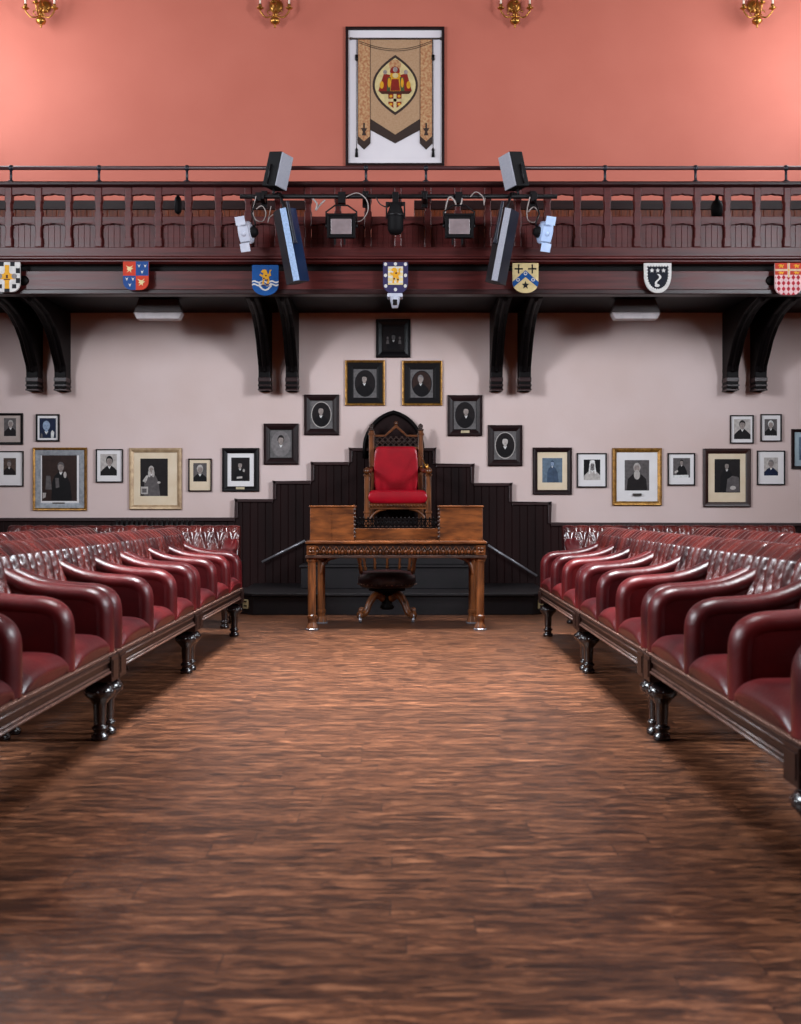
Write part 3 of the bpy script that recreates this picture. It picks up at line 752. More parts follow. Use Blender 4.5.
bl(308, 352, 14, 16, 8, 2); bl(450, 352, 14, 16, 8, 2); bl(285, 440, 14, 26, 4, 2.3); bl(468, 440, 14, 26, 4, 2.3); bl(335, 425, 10, 34, 4, 2.5); bl(425, 425, 10, 34, 4, 2.5)
pg([(262, 482), (490, 482), (470, 502), (285, 502)], 6, 2.4)
pg([(330, 500), (420, 500), (420, 570), (375, 606), (330, 570)], 3, 1.6); pg([(365, 500), (386, 500), (386, 600), (375, 606), (365, 600)], 1, 2); pg([(330, 534), (420, 534), (420, 554), (330, 554)], 1, 2)
for u, v in ((347, 517), (403, 517), (347, 572), (403, 572)): bl(u, v, 11, 10, 7, 2.4)
md.build('emblem_panel', ['bannerhem', 'hcream', 'hcream', 'hmaroon', 'hgold', 'hgreen', 'hbrown', 'hgold', 'pskin', 'linen2'], t, off=(0, 0, 0))
cd = MB()
for off in (0, 12):
    cd.tube(smooth_path([(bx(130), -.034, bz(140 + off)), (bx(250), -.036, bz(180 + off)), (bx(377), -.036, bz(196 + off)), (bx(500), -.036, bz(182 + off)), (bx(625), -.034, bz(140 + off))], 5), .0035, 6)
for u in (113, 636):
    cd.tube([(bx(u), -.034, bz(130)), (bx(u), -.03, bz(880))], .003, 6)
cd.build('cord', 'bannerhem', t, off=(0, 0, 0))
for u in (113, 636):
    k = MB().lathe([(.004, 0), (.014, -.02), (.018, -.03), (.014, -.04), (.02, -.115), (0, -.116)], 10, (bx(u), -.03, bz(868))); k.lathe([(.02, 0), (.02, -.06), (.0, -.075), ], 8, (bx(u), -.03, bz(235)))
    k.build('tassel', 'iron', t, off=(0, 0, 0))
# ------------------------------------------------------------------ portraits on the lower wall
PD = 12.775
def portrait(label, box, fm, fw, photo, mount=None, plate=None, style='bust', head=(.5, .66), hr=.11, bg='pdark', coat='pcoat', skin='pskin', hair='pcoat', collar=True,
             oval=None, inner=None, extras=(), sil='bust', group='framed portraits on the cream wall'):
    x0, y0, x1, y1 = box
    cx = (x0 + x1) / 2
    k = PD / F
    W, H = (x1 - x0) * k, (y1 - y0) * k
    t = thing('framed_portrait', label, 'picture', (X(cx, PD), DW, Z(y1, PD)), group)
    w = fw * k
    MB().ring(W, H, [(0, 0), (0, .022), (w * .18, .03), (w * .45, .028), (w * .8, .02), (w, .014), (w, 0)], x0=-W / 2).build('frame', fm, t, off=(0, 0, 0))
    def u(px): return (px - cx) * k
    def v(py): return (y1 - py) * k
    if inner:
        im, iw = inner
        MB().ring(W - 2 * w, H - 2 * w, [(0, 0), (0, .016), (iw * k * .8, .012), (iw * k, .010), (iw * k, 0)], x0=-W / 2 + w, z0=w).build('inner_frame', im, t, off=(0, 0, 0))
    MB().box(-W / 2 + w * .8, W / 2 - w * .8, -.008, -.002, w * .8, H - w * .8).build('mount', mount or 'blackmount', t, off=(0, 0, 0))
    a0, b0, a1, b1 = u(photo[0]), v(photo[3]), u(photo[2]), v(photo[1])
    pw, ph = a1 - a0, b1 - b0
    q = MB(); mats = [bg, coat, skin, hair, oval or 'pmid', 'pwhite', 'pmid', 'plight', {'plight': 'pskin', 'pskin': 'pgrey', 'pwhite': 'plight', 'pblueskin': 'pbluegrey'}.get(skin, 'pdark')]
    Y = -.0085
    q.box(a0, a1, Y, -.0079, b0, b1, 4 if oval else 0)
    lim = [(a0, b0), (a1, b0), (a1, b1), (a0, b1)]
    ly = [Y]
    if oval:
        oc = ((a0 + a1) / 2, (b0 + b1) / 2)
        lim = [(oc[0] + pw * .42 * math.cos(2 * PI * i / 28), oc[1] + ph * .44 * math.sin(2 * PI * i / 28)) for i in range(28)]
        q.prism([(oc[0] + pw * .45 * math.cos(2 * PI * i / 28), oc[1] + ph * .47 * math.sin(2 * PI * i / 28)) for i in range(28)], Y - .0004, Y, 'y', 7 if style == 'rim' else 1)
        q.prism(lim, Y - .0008, Y, 'y', 0)
        ly[0] = Y - .0008
    def put(pts, m, lv):
        pts = clip([(a0 + p[0] * pw, b0 + p[1] * ph) for p in pts], lim)
        if len(pts) > 2: q.prism(pts, ly[0] - .0004 * lv, ly[0], 'y', m)
    asp = ph / pw
    hx, hz = head
    if oval: hr *= 1.08
    def ell(cx_, cz_, rx, rz, n=18): return [(cx_ + rx * math.cos(2 * PI * i / n), cz_ + rz * math.sin(2 * PI * i / n)) for i in range(n)]
    ry = hr * 1.35 / asp
    if sil == 'bust':
        sh = hz - ry * 1.5
        put([(hx - hr * 3.3, -.05), (hx - hr * 2.9, sh - ry * 1.1), (hx - hr * 1.6, sh - ry * .15), (hx - hr * .5, sh + ry * .5), (hx + hr * .5, sh + ry * .5), (hx + hr * 1.6, sh - ry * .15), (hx + hr * 2.9, sh - ry * 1.1), (hx + hr * 3.3, -.05)], 1, 1)
    else:   # seated or standing three-quarter figure
        sh = hz - ry * 1.4
        put([(hx - hr * 3.0, .0), (hx - hr * 2.8, sh - ry * 2.2), (hx - hr * 1.9, sh - ry * .6), (hx - hr * .5, sh + ry * .4), (hx + hr * .5, sh + ry * .4), (hx + hr * 1.9, sh - ry * .6), (hx + hr * 3.0, sh - ry * 2.4), (hx + hr * 3.6, .0)], 1, 1)
    put([(hx - hr * .42, hz - ry * 1.5), (hx + hr * .42, hz - ry * 1.5), (hx + hr * .45, hz - ry * .5), (hx - hr * .45, hz - ry * .5)], 2, 1.6)
    if collar: put([(hx - hr * .6, hz - ry * 1.1), (hx, hz - ry * 1.9), (hx + hr * .6, hz - ry * 1.1), (hx, hz - ry * 1.35)], 5, 2)
    put(ell(hx, hz + ry * .12, hr * 1.1, ry * 1.1), 3, 1.8)
    put(ell(hx, hz - ry * .06, hr * .88, ry * .96), 2, 2.4)
    put([(hx - hr * .9, hz + ry * .4), (hx - hr * .3, hz + ry * .62), (hx + hr * .4, hz + ry * .55), (hx + hr * .92, hz + ry * .3), (hx + hr * .7, hz + ry * 1.0), (hx, hz + ry * 1.2), (hx - hr * .75, hz + ry * .95)], 3, 3)
    for sx in (-1, 1): put(ell(hx + sx * hr * .36, hz + ry * .08, hr * .15, ry * .09, 8), 8, 3.2)
    put([(hx - hr * .09, hz + ry * .05), (hx + hr * .12, hz - ry * .3), (hx - hr * .1, hz - ry * .3)], 8, 3.2)
    put(ell(hx, hz - ry * .52, hr * .28, ry * .07, 8), 8, 3.2)
    for i_, (m_, pts) in enumerate(extras): put(pts, m_, 3.4 + .3 * i_)
    q.build('photograph', mats, t, off=(0, 0, 0))
    if plate:
        pm, p = plate
        MB().box(u(p[0]), u(p[2]), -.033 if fw > 4 else -.012, -.008, v(p[3]), v(p[1])).build('name_plate', pm, t, off=(0, 0, 0), bevel=.001)
    return t
def E(cx, cz, rx, rz, n=14): return [(cx + rx * math.cos(2 * PI * i / n), cz + rz * math.sin(2 * PI * i / n)) for i in range(n)]
portrait('black framed print on a beige mount, upper of two at the left photo edge', (-9, 413, 22.5, 444.5), 'frameblack', 2.4, (3.5, 418, 15.5, 436), 'beigemount', bg='pmid', coat='pdark', head=(.55, .68), hr=.2, hair='plight')
portrait('small portrait with a dark blue tint above the gold framed seated person', (35.5, 414, 59, 441.5), 'frameblack', 1.6, (39, 418, 55.5, 438), 'white', bg='pnavy', coat='pnavy', skin='pblueskin', hair='pblueskin', head=(.42, .6), hr=.2,
         extras=[(6, [(.05, .0), (.2, .0), (.18, .2), (.1, .25)]), (5, [(.7, .0), (.85, .0), (.9, .3), (.78, .4), (.7, .3)])])
portrait('black frame with wide white mount, lower of two at the left photo edge', (-9, 451, 23, 486.5), 'frameblack', 1.2, (3, 458, 15.5, 475), 'white', bg='psepia', coat='pdark', head=(.45, .66), hr=.17, hair='pmid')
portrait('large gold framed portrait of a seated person in black with raised hand', (32.5, 447.5, 86.5, 510.5), 'gilt', 2.6, (41.5, 455, 76.5, 501), 'white', ('plategrey', (52, 502.4, 64.5, 505.2)), bg='pwarm', head=(.54, .74), hr=.09, hair='pmid', inner=('greyframe', 5.2), sil='seat',
         extras=[(7, E(.66, .57, .045, .07)), (6, [(.1, .25), (.28, .25), (.24, .55), (.12, .55)]), (6, [(.4, .28), (.5, .3), (.48, .5), (.38, .5)]), (7, [(.02, .05), (.1, .08), (.12, .18), (.02, .18)])])
portrait('small black framed portrait of a dark haired person between the two large left frames', (95.5, 449, 122.5, 482.5), 'frameblack', 1.2, (100, 454, 116.5, 475.5), 'white', bg='plight', coat='pcoat', skin='pskin', hair='pcoat', head=(.55, .68), hr=.19)
portrait('large silver gilt frame with a robed long haired person on a cream mount', (129, 448, 181.5, 509.5), 'palegold', 4.4, (140, 458.5, 167.5, 496), 'creammount', bg='pdark', coat='pmid', hair='plight', head=(.4, .7), hr=.09, sil='seat', inner=None,
         extras=[(7, [(.02, .05), (.28, .05), (.28, .25), (.02, .25)]), (6, [(.07, .09), (.23, .09), (.23, .2), (.07, .2)]), (7, [(.08, .4), (.22, .55), (.3, .55), (.2, .35)]), (3, E(.33, .6, .05, .1)), (3, E(.47, .6, .05, .1)), (7, E(.68, .36, .06, .03))])
portrait('small thin framed portrait of an elderly person left of the thick black frame', (188, 458.5, 211.5, 491.5), 'framebrown', 1.3, (193, 463, 206.5, 481.5), 'creammount', bg='pmid', coat='pcoat', hair='plight', head=(.5, .66), hr=.21)
portrait('thick black frame with white mount and ivory plate left of the stepped panelling', (222, 448, 259, 491.5), 'frameblack', 5.2, (231, 457.5, 249.5, 481), 'white', ('plate', (236, 487, 244.5, 489.3)), bg='pdark', head=(.48, .68), hr=.12, sil='seat', extras=[(7, E(.68, .45, .06, .07)), (7, [(.3, .1), (.6, .12), (.6, .2), (.3, .18)])])
portrait('dark framed photograph, lowest on the rising left side of the throne', (263.5, 423.5, 298.5, 464.5), 'framebrown', 6, (270, 430, 291.5, 457.5), 'blackmount', bg='pgrey', coat='pgrey', oval='pcard', head=(.5, .64), hr=.13, hair='pdark')
portrait('dark framed oval photograph with a pale ring, second up the left side of the throne', (304, 394.5, 339, 435), 'framebrown', 6, (310, 400.5, 332.5, 428.5), 'blackmount', style='rim', oval='pcard', bg='pdark', head=(.48, .64), hr=.12)
portrait('gold edged black frame with oval portrait, left of the pair above the throne', (345, 360, 385, 405.5), 'gilt', 2.4, (353.5, 369, 376.5, 397.5), 'blackmount', oval='pcard', bg='pdark', head=(.47, .66), hr=.11, inner=('frameblack', 5.6))
portrait('black framed dark photograph at the very top of the portraits under the gallery', (376, 319, 410.5, 357.5), 'frameblack', 6, (383, 326, 404, 349.5), 'blackmount', bg='pdark', coat='pcoat', skin='pcard', head=(.5, .55), hr=.1,
         extras=[(6, E(.22, .5, .05, .06)), (6, E(.8, .5, .05, .06)), (6, [(.15, .25), (.3, .25), (.26, .42), (.18, .42)]), (6, [(.72, .25), (.88, .25), (.84, .42), (.76, .42)])])
portrait('gold edged black frame with oval portrait, right of the pair above the throne', (402, 360.5, 442.5, 405.5), 'gilt', 2.4, (410.5, 369.5, 433, 397.5), 'blackmount', oval='pcard', bg='pwarm', head=(.45, .66), hr=.11, inner=('frameblack', 5.6), hair='pgrey')
portrait('dark framed oval portrait with an ivory plate, right of the throne top', (447.5, 395, 482.5, 436), 'framebrown', 6, (454, 401, 476, 429), 'blackmount', ('plate', (461, 430.5, 469.5, 433)), oval='pcard', bg='pdark', head=(.55, .64), hr=.12)
portrait('dark framed oval portrait with a pale ring, lowest on the right of the throne', (488, 425, 522.5, 466), 'framebrown', 6, (494, 431, 516.5, 459.5), 'blackmount', style='rim', oval='pcard', bg='pdark', skin='plight', head=(.5, .64), hr=.13)
portrait('thick brown frame with cream mount and bluish print right of the stepped panelling', (533, 447.5, 572, 494.5), 'framebrown', 4.6, (542.5, 458, 562.5, 482.5), 'creammount', bg='pbluegrey', coat='pblue', skin='pblueskin', hair='pblue', head=(.5, .78), hr=.09, sil='seat')
portrait('thin black frame with a white veiled person beside the ornate gold frame', (577, 453, 607, 487.5), 'frameblack', 1.3, (584, 459.5, 600.5, 480), 'white', bg='pcoat', coat='plight', skin='pgrey', hair='pwhite', head=(.52, .7), hr=.17, extras=[(5, E(.52, .9, .16, .08)), (5, [(.28, .3), (.36, .85), (.42, .85), (.38, .3)]), (5, [(.76, .3), (.68, .85), (.62, .85), (.66, .3)])])
portrait('large ornate gold frame with a white bearded person on a white mount', (612.5, 448, 662, 505.5), 'gilt', 4.2, (625, 460, 649.5, 490.5), 'white', ('plategrey', (633, 493.4, 641.5, 495.8)), bg='pmid', coat='pdark', hair='plight', head=(.5, .74), hr=.13, extras=[(7, E(.5, .52, .13, .16))])
portrait('thin black framed print of a standing person right of the ornate gold frame', (668, 453, 695.5, 485.5), 'frameblack', 1.3, (673.5, 458, 690.5, 477.5), 'white', bg='pmid', coat='pcoat', head=(.5, .78), hr=.1, sil='seat', extras=[(5, [(.0, .0), (.9, .0), (.9, .14), (.0, .12)]), (7, [(.1, .2), (.3, .3), (.26, .4), (.08, .3)])])
portrait('large mahogany frame with a dark portrait on a deep cream mount', (703.5, 448.5, 751, 507), 'framered', 5, (715, 459, 740.5, 492.5), 'creammount', bg='pdark', coat='pcoat', head=(.48, .8), hr=.09, sil='seat', extras=[(6, [(.45, .02), (.98, .02), (.95, .45), (.7, .5), (.5, .4)]), (7, E(.72, .14, .12, .06)), (6, E(.85, .4, .1, .08))])
portrait('thin framed portrait of a person in black, left of the small upper right pair', (730.5, 415, 754, 443.5), 'frameblack', 1.2, (734.5, 419, 751, 439), 'white', bg='plight', coat='pcoat', skin='pskin', hair='pdark', head=(.5, .72), hr=.17)
portrait('thin framed portrait of a capped person, right of the small upper right pair', (761, 414, 782, 441.5), 'frameblack', 1.2, (765, 419, 777.5, 435.5), 'white', bg='pmid', coat='pcoat', skin='pskin', hair='pwhite', head=(.5, .68), hr=.2)
portrait('thin framed portrait on a white mount right of the large mahogany frame', (757.5, 450.5, 785.5, 485), 'frameblack', 1.2, (764.5, 457.5, 778.5, 475.5), 'white', bg='plight', coat='pnavy', skin='pskin', hair='pgrey', head=(.5, .66), hr=.18)
portrait('dark framed picture with a pale blue mount cut by the right photo edge', (792, 429, 824, 469), 'framebrown', 3, (799.5, 437, 816, 460), 'bluemount', bg='pbluegrey', coat='pblue', head=(.5, .66), hr=.14)

# ------------------------------------------------------------------ lighting bar, speakers, lamps
BD = 11.15
bz_ = Z(196.5, BD)
t = thing('lighting_bar', 'black horizontal pipe clamped along the gallery front carrying stage lamps', 'bar', (0, BD, bz_))
MB().tube([(X(240, BD), BD, bz_), (X(557, BD), BD, bz_)], .022, 10).build('pipe', 'iron', t)
for px in (262, 365, 425, 535):
    x = X(px, BD)
    q = MB().box(x - .02, x + .02, BD - .03, DF - .05, bz_ - .03, bz_ + .03); q.box(x - .03, x + .03, DF - .06, DF - .036, bz_ - .06, bz_ + .10)
    q.build('clamp', 'iron', t, bevel=.004)
# small tilted monitor speakers on the handrail
def frame_at(px, py, d, roll, yaw, pitch=0):
    return Matrix.Translation((X(px, d), d, Z(py, d))) @ Matrix.Rotation(R(roll), 4, 'Y') @ Matrix.Rotation(R(pitch), 4, 'X') @ Matrix.Rotation(R(yaw), 4, 'Z')
for s, px, lab in ((-1, 278, 'small black speaker tilted on the gallery rail, on the left'), (1, 513.5, 'small black speaker tilted on the gallery rail, on the right')):
    T = frame_at(px, 171.5, 11.14, 12 * -s, -54 * s, 0)
    t = thing('monitor_speaker', lab, 'speaker', (X(px, 11.22), 11.22, 4.2), 'small speakers on the gallery rail')
    w, d, h = .165, .175, .335
    MB().box(-w / 2, w / 2, -d / 2 + .012, d / 2, -h / 2, h / 2, T=T).build('cabinet', 'spkblack', t, bevel=.008)
    MB().box(-w / 2 + .004, w / 2 - .004, -d / 2, -d / 2 + .014, -h / 2 + .006, h / 2 - .006, T=T).build('grille', 'spkgrey', t, bevel=.005)
    q = MB(); q.tube([T @ Vector((0, .0, -h / 2)), T @ Vector((0, 0, -h / 2 - .06)), (X(px, 11.22), 11.21, 4.05), (X(px, 11.22), 11.345, 4.05)], .014, 8)
    q.tube([T @ Vector((-s * 0 - w / 2 - .006, .02, -h / 2 + .02)) if s < 0 else T @ Vector((w / 2 + .006, .02, -h / 2 + .02)), T @ Vector(((-w / 2 - .006) if s < 0 else (w / 2 + .006), .02, h * .12))], .008, 6)
    q.build('bracket', 'iron', t)
# tall column speakers
for s, px, lab, mL, mS, mR in ((-1, 290.5, 'tall blue sheened column speaker hanging left of the middle shield', 'spkslate', 'spkstrip', 'spkblue'),
                               (1, 500.5, 'tall navy column speaker hanging right of the middle shield', 'spkslate', 'spkgrey', 'spknavy')):
    d = 11.02
    T = frame_at(px, 246, d, 10.5 * s, 0, 4)
    t = thing('column_speaker', lab, 'speaker', (X(px, d), d, Z(283, d)), 'column speakers on the gallery front')
    h = .69
    # trapezoid plan: narrow grille at the front, wide cheeks either side
    fw = .031
    cxs = -.012 if s < 0 else .012 * 0
    lw, rw = (.098, .105) if s < 0 else (.06, .115)
    def P(x, y): return (x, y)
    body = [(-fw, -.09), (fw, -.09), (fw + rw * .78, .06), (fw * .6, .13), (-fw * .6, .13), (-fw - lw * .78, .06)]
    mid = MB()
    pts = body
    lo = [T @ Vector((p[0], p[1], -h / 2)) for p in pts]; hi = [T @ Vector((p[0], p[1], h / 2)) for p in pts]
    n = len(pts)
    for i in range(n):
        a, b = i, (i + 1) % n
        m_ = {1: 1, 5: 0}.get(i, 0)
        if i == 0: continue
        mid.add([lo[a], lo[b], hi[b], hi[a]], [(0, 1, 2, 3)], m_)
    mid.add(lo, [tuple(range(n))], 0); mid.add(hi, [tuple(reversed(range(n)))], 0); mid.add([lo[0], lo[1], hi[1], hi[0]], [(0, 1, 2, 3)], 0)
    mid.build('cabinet', [mL, mR], t)
    MB().box(-fw + .002, fw - .002, -.098, -.0905, -h / 2 + .004, h / 2 - .004, T=T).build('grille', mS, t, bevel=.003)
    q = MB(); sx = .055 if s < 0 else -.06
    q.box(sx - .012, sx + .012, -.105, -.06, .02, h / 2 + .05, T=T); q.box(sx - .02, sx + .02, -.11, -.06, -.0, .03, T=T)
    q.build('hanging_strap', 'spknavy', t, bevel=.004)
    q = MB().tube([T @ Vector((0, .08, h / 2)), T @ Vector((0, .06, h / 2 + .05)), (X(px + s * 12, d), BD, bz_ + .03)], .014, 8); q.build('clamp', 'iron', t)
# pale floodlights with barn doors
for s, px, lab, mm in ((-1, 247, 'pale grey stage floodlight hanging left of the blue column speaker', 'lampgrey'), (1, 545, 'pale bluish stage floodlight hanging right of the navy column speaker', 'lampgreyblue')):
    d = 11.08
    T = frame_at(px, 233, d, 9 * s, 14 * s, 18) if s > 0 else frame_at(px - 1, 233, d, -9, 14 * s, 18)
    t = thing('stage_floodlight', lab, 'stage light', (X(px, d), d, Z(250, d)), 'pale floodlights on the lighting bar')
    q = MB(); q.pillow(-.06, .06, -.055, .055, -.105, .105, p=8, n=10, T=T); q.build('casing', mm, t)
    q = MB().box(-.05, .05, -.068, -.05, -.075, .075, T=T); q.ball((0, -.066, 0), .026, sy=.5, n=10, T=T); q.build('front_plate', mm, t, bevel=.006)
    for z0, z1, a in ((.085, .165, -.03), (-.165, -.085, -.03)):
        MB().box(-.048, .048, -.075 + a, -.068 + a, z0, z1, T=T).build('barn_door', mm, t, bevel=.003)
    sd = -s
    MB().lathe([(.05, 0), (.055, .03 * sd), (.03, .06 * sd), (0, .062 * sd)], 14, (sd * .055, .0, .0), T=T, axis='x' if sd > 0 else 'x').build('lamp_back', 'spkblack', t)
    q = MB().tube([T @ Vector((sd * .075, 0, 0)), T @ Vector((sd * .11, 0, .08)), T @ Vector((sd * .09, 0, .17)), (X(px, d) + sd * .1, BD, bz_)], .009, 6); q.box(X(px, d) + sd * .1 - .025, X(px, d) + sd * .1 + .025, BD - .035, BD + .035, bz_ - .05, bz_ + .03)
    q.build('yoke', 'iron', t)
# black square floodlights in the middle
for px, lab in ((341.5, 'black boxy floodlight with a frosted face, left of the middle spotlight'), (459, 'black boxy floodlight with a frosted face, right of the middle spotlight')):
    d = 11.08
    t = thing('box_floodlight', lab, 'stage light', (X(px, d), d, Z(240, d)), 'black floodlights on the lighting bar')
    T = frame_at(px, 226, d, 0, 0, 10)
    q = MB().prism([(-.07, -.10), (.06, -.125), (.06, .125), (-.07, .07)], -.125, .125, 'x') if False else MB().box(-.122, .122, -.06, .07, -.115, .105, T=T)
    q.box(-.134, .134, -.075, -.055, .088, .112, T=T); q.box(-.134, .134, -.07, -.055, -.112, -.088, T=T); q.box(-.134, -.11, -.07, -.055, -.112, .112, T=T); q.box(.11, .134, -.07, -.055, -.112, .112, T=T)
    q.build('casing', 'spkblack', t, bevel=.006)
    MB().box(-.098, .098, -.066, -.060, -.078, .062, T=T).build('lens', 'lens', t, bevel=.004)
    q = MB(); q.tube([T @ Vector((-.145, 0, 0)), T @ Vector((-.145, 0, .13)), T @ Vector((-.06, 0, .19)), T @ Vector((.06, 0, .19)), T @ Vector((.145, 0, .13)), T @ Vector((.145, 0, 0))], .009, 6)
    for sx in (-1, 1): q.tube([T @ Vector((sx * .12, 0, 0)), T @ Vector((sx * .155, 0, 0))], .018, 8)
    q.box(X(px, d) - .035, X(px, d) + .035, BD - .04, BD + .04, bz_ - .07, bz_ + .035)
    q.build('yoke', 'iron', t)
    q = MB()
    for sx in (-.07, .02): q.box(sx, sx + .018, -.04, -.02, -.175, -.115, T=T)
    q.build('lower_bracket', 'iron', t)
d = 11.08
t = thing('spotlight', 'narrow black spotlight hanging straight down above the middle shield', 'stage light', (X(395.5, d), d, Z(235, d)))
x = X(395.5, d)
q = MB().lathe([(.05, Z(234, d)), (.075, Z(230, d)), (.078, Z(214, d)), (.06, Z(208, d)), (.05, Z(203, d)), (.0, Z(202, d))], 16, (x, d, 0)); q.build('barrel', 'spkblack', t)
MB().lathe([(.079, Z(217, d)), (.083, Z(216.5, d)), (.083, Z(214.5, d)), (.079, Z(214, d))], 16, (x, d, 0)).build('collar', 'iron', t)
q = MB().box(x - .09, x + .09, d - .01, d + .01, Z(206, d), Z(202, d)); q.box(x - .03, x + .03, BD - .04, BD + .04, bz_ - .07, bz_ + .035)
for sx in (-1, 1): q.box(x + sx * .085 - .008, x + sx * .085 + .008, d - .012, d + .012, Z(219, d), Z(202, d))
q.build('yoke', 'iron', t, bevel=.003)
# fittings behind the balustrade
for px, y0, y1, sc_, lab in ((717, 196, 218, 1.0, 'small dark fitting hung in a balustrade opening at the far right'), (178, 197, 214, .62, 'small dark fitting hung in a balustrade opening at the left')):
    x = X(px, 11.55)
    q = MB().lathe([(r_ * sc_, z_) for r_, z_ in ((.02, 0), (.055, .02), (.06, .12), (.045, .16), (.02, .18), (.015, .22), (0, .22))], 12, (x, 11.55, Z(y1, 11.55))); q.tube([(x, 11.55, Z(y1, 11.55) + .2), (x, 11.46, 4.12)], .012, 6)
    o = q.build('hanging_fitting', 'spkblack'); tag(o, lab, 'fitting')
# cables
def cable(pts, r, m, lab):
    o = MB().tube(smooth_path([(X(p[0], p[2]), p[2], Z(p[1], p[2])) for p in pts], 7), r, 7).build('cable', m); tag(o, lab, 'cable', 'cables along the lighting bar')
cable([(346, 197, 11.12), (357, 193, 11.1), (366, 199, 11.08), (368, 210, 11.08), (362, 220, 11.1), (354, 222, 11.1)], .005, 'cablewhite', 'pale cable looping beside the left black floodlight')
cable([(444, 224, 11.1), (445, 214, 11.1), (447, 202, 11.1), (450, 197, 11.1), (454, 200, 11.09), (457, 206, 11.09), (461, 204, 11.09), (462, 198, 11.12)], .008, 'cablewhite', 'pale cable draped over the right black floodlight')
cable([(470, 197, 11.12), (476, 192, 11.1), (483, 197, 11.1), (484, 205, 11.12), (485, 197, 11.14)], .005, 'cablewhite', 'thin pale cable arching left of the navy column speaker')
cable([(256, 196, 11.12), (253, 212, 11.1), (256, 220, 11.1), (263, 221, 11.1), (266, 213, 11.1), (262, 206, 11.1), (256, 209, 11.1)], .006, 'cablewhite', 'cream cable coiled beside the left pale floodlight')
cable([(282, 211, 11.0), (276, 213, 11.06), (270, 217, 11.1), (268, 222, 11.12), (271, 206, 11.14)], .004, 'cablewhite', 'thin white cable by the top of the blue column speaker')
cable([(530, 197, 11.12), (527, 210, 11.1), (528, 220, 11.1), (535, 222, 11.1), (539, 214, 11.1), (534, 207, 11.1), (528, 212, 11.1)], .006, 'cablewhite', 'cream cable coiled beside the right pale floodlight')
cable([(376, 197, 11.12), (380, 204, 11.1), (387, 207, 11.1), (391, 204, 11.1)], .006, 'cableblack', 'black cable drooping to the middle spotlight')
cable([(313, 199, 11.12), (317, 204, 11.1), (316, 210, 11.1), (320, 205, 11.12), (325, 200, 11.14)], .009, 'cablewhite', 'short pale cable bundle right of the blue column speaker')
# ------------------------------------------------------------------ throne
t = thing('throne', 'carved oak throne with crimson leather seat and back on the black dais', 'chair', (-.035, 12.4, .66))
def post(x, y, w, z0, z1, name='leg', fin=True, m='oakv'):
    q = MB().box(x - w / 2, x + w / 2, y - w / 2, y + w / 2, z0, z1)
    for z in (z0 + .03, z0 + (z1 - z0) * .42, z1 - .05): q.box(x - w / 2 - .008, x + w / 2 + .008, y - w / 2 - .008, y + w / 2 + .008, z, z + .022)
    q.build(name, m, t, bevel=.006)
FY, BY = 12.16, 12.62
post(-.349, FY, .056, .66, 1.41, 'front_post'); post(.292, FY, .056, .66, 1.41, 'front_post')
post(-.312, BY, .058, .66, 1.865, 'back_post'); post(.217, BY, .058, .66, 1.865, 'back_post')
for x in (-.312, .217):
    MB().lathe([(.034, 1.865), (.036, 1.88), (.018, 1.888), (.026, 1.905), (.028, 1.92), (.014, 1.935), (0, 1.945)], 10, (x, BY, 0)).build('finial', 'carve', t)
MB().pillow(-.335, .278, 12.12, 12.60, 1.07, 1.22, p=14, n=22).build('seat_cushion', 'red', t)
q = MB().pillow(-.285, .186, 12.50, 12.65, 1.19, 1.69, p=16, n=24); q.build('back_cushion', 'red', t)
MB().box(-.29, .19, 12.615, 12.65, 1.20, 1.70).build('back_board', 'carve', t)
# seat frame with carved apron and curved braces
q = MB().box(-.325, .265, 12.13, 12.60, 1.035, 1.075)
q.build('seat_frame', 'oak', t, bevel=.006)
q = MB()
for k in range(17):
    x = -.305 + k * .0345
    q.ball((x, 12.128, 1.056), .0125, n=8); q.box(x + .012, x + .022, 12.12, 12.13, 1.04, 1.072)
q.box(-.325, .265, 12.125, 12.15, 1.018, 1.034)
q.build('carved_apron', 'oak', t)
for s in (-1, 1):
    x0 = -.029 + s * .29
    pts = [(x0, 12.15, .90), (x0 - s * .03, 12.15, .955), (x0 - s * .09, 12.15, 1.0), (x0 - s * .17, 12.15, 1.02)]
    MB().tube(smooth_path(pts, 5), .014, 8).build('curved_brace', 'oak', t)
    xs = -.33 if s < 0 else .255
    q = MB().tube(smooth_path([(xs + (-.02 if s < 0 else .037), 12.10, 1.415), (xs + (-.02 if s < 0 else .037), 12.16, 1.43), (xs, 12.35, 1.42), (xs + (.015 if s < 0 else -.035), 12.60, 1.46)], 5), .026, 8)
    q.ball((xs + (-.02 if s < 0 else .037), 12.105, 1.412), .036, n=10)
    q.build('armrest', 'oak', t)
    q = MB()
    for k in range(4):
        y = 12.25 + k * .09; q.lathe([(.010, 1.075), (.014, 1.15), (.009, 1.2), (.015, 1.27), (.009, 1.33), (.011, 1.41)], 8, (xs + (.0 if s < 0 else .01), y, 0))
    q.build('arm_spindle', 'carve', t)
MB().box(-.345, .29, 12.145, 12.175, .80, .845).build('stretcher', 'carve', t, bevel=.006)
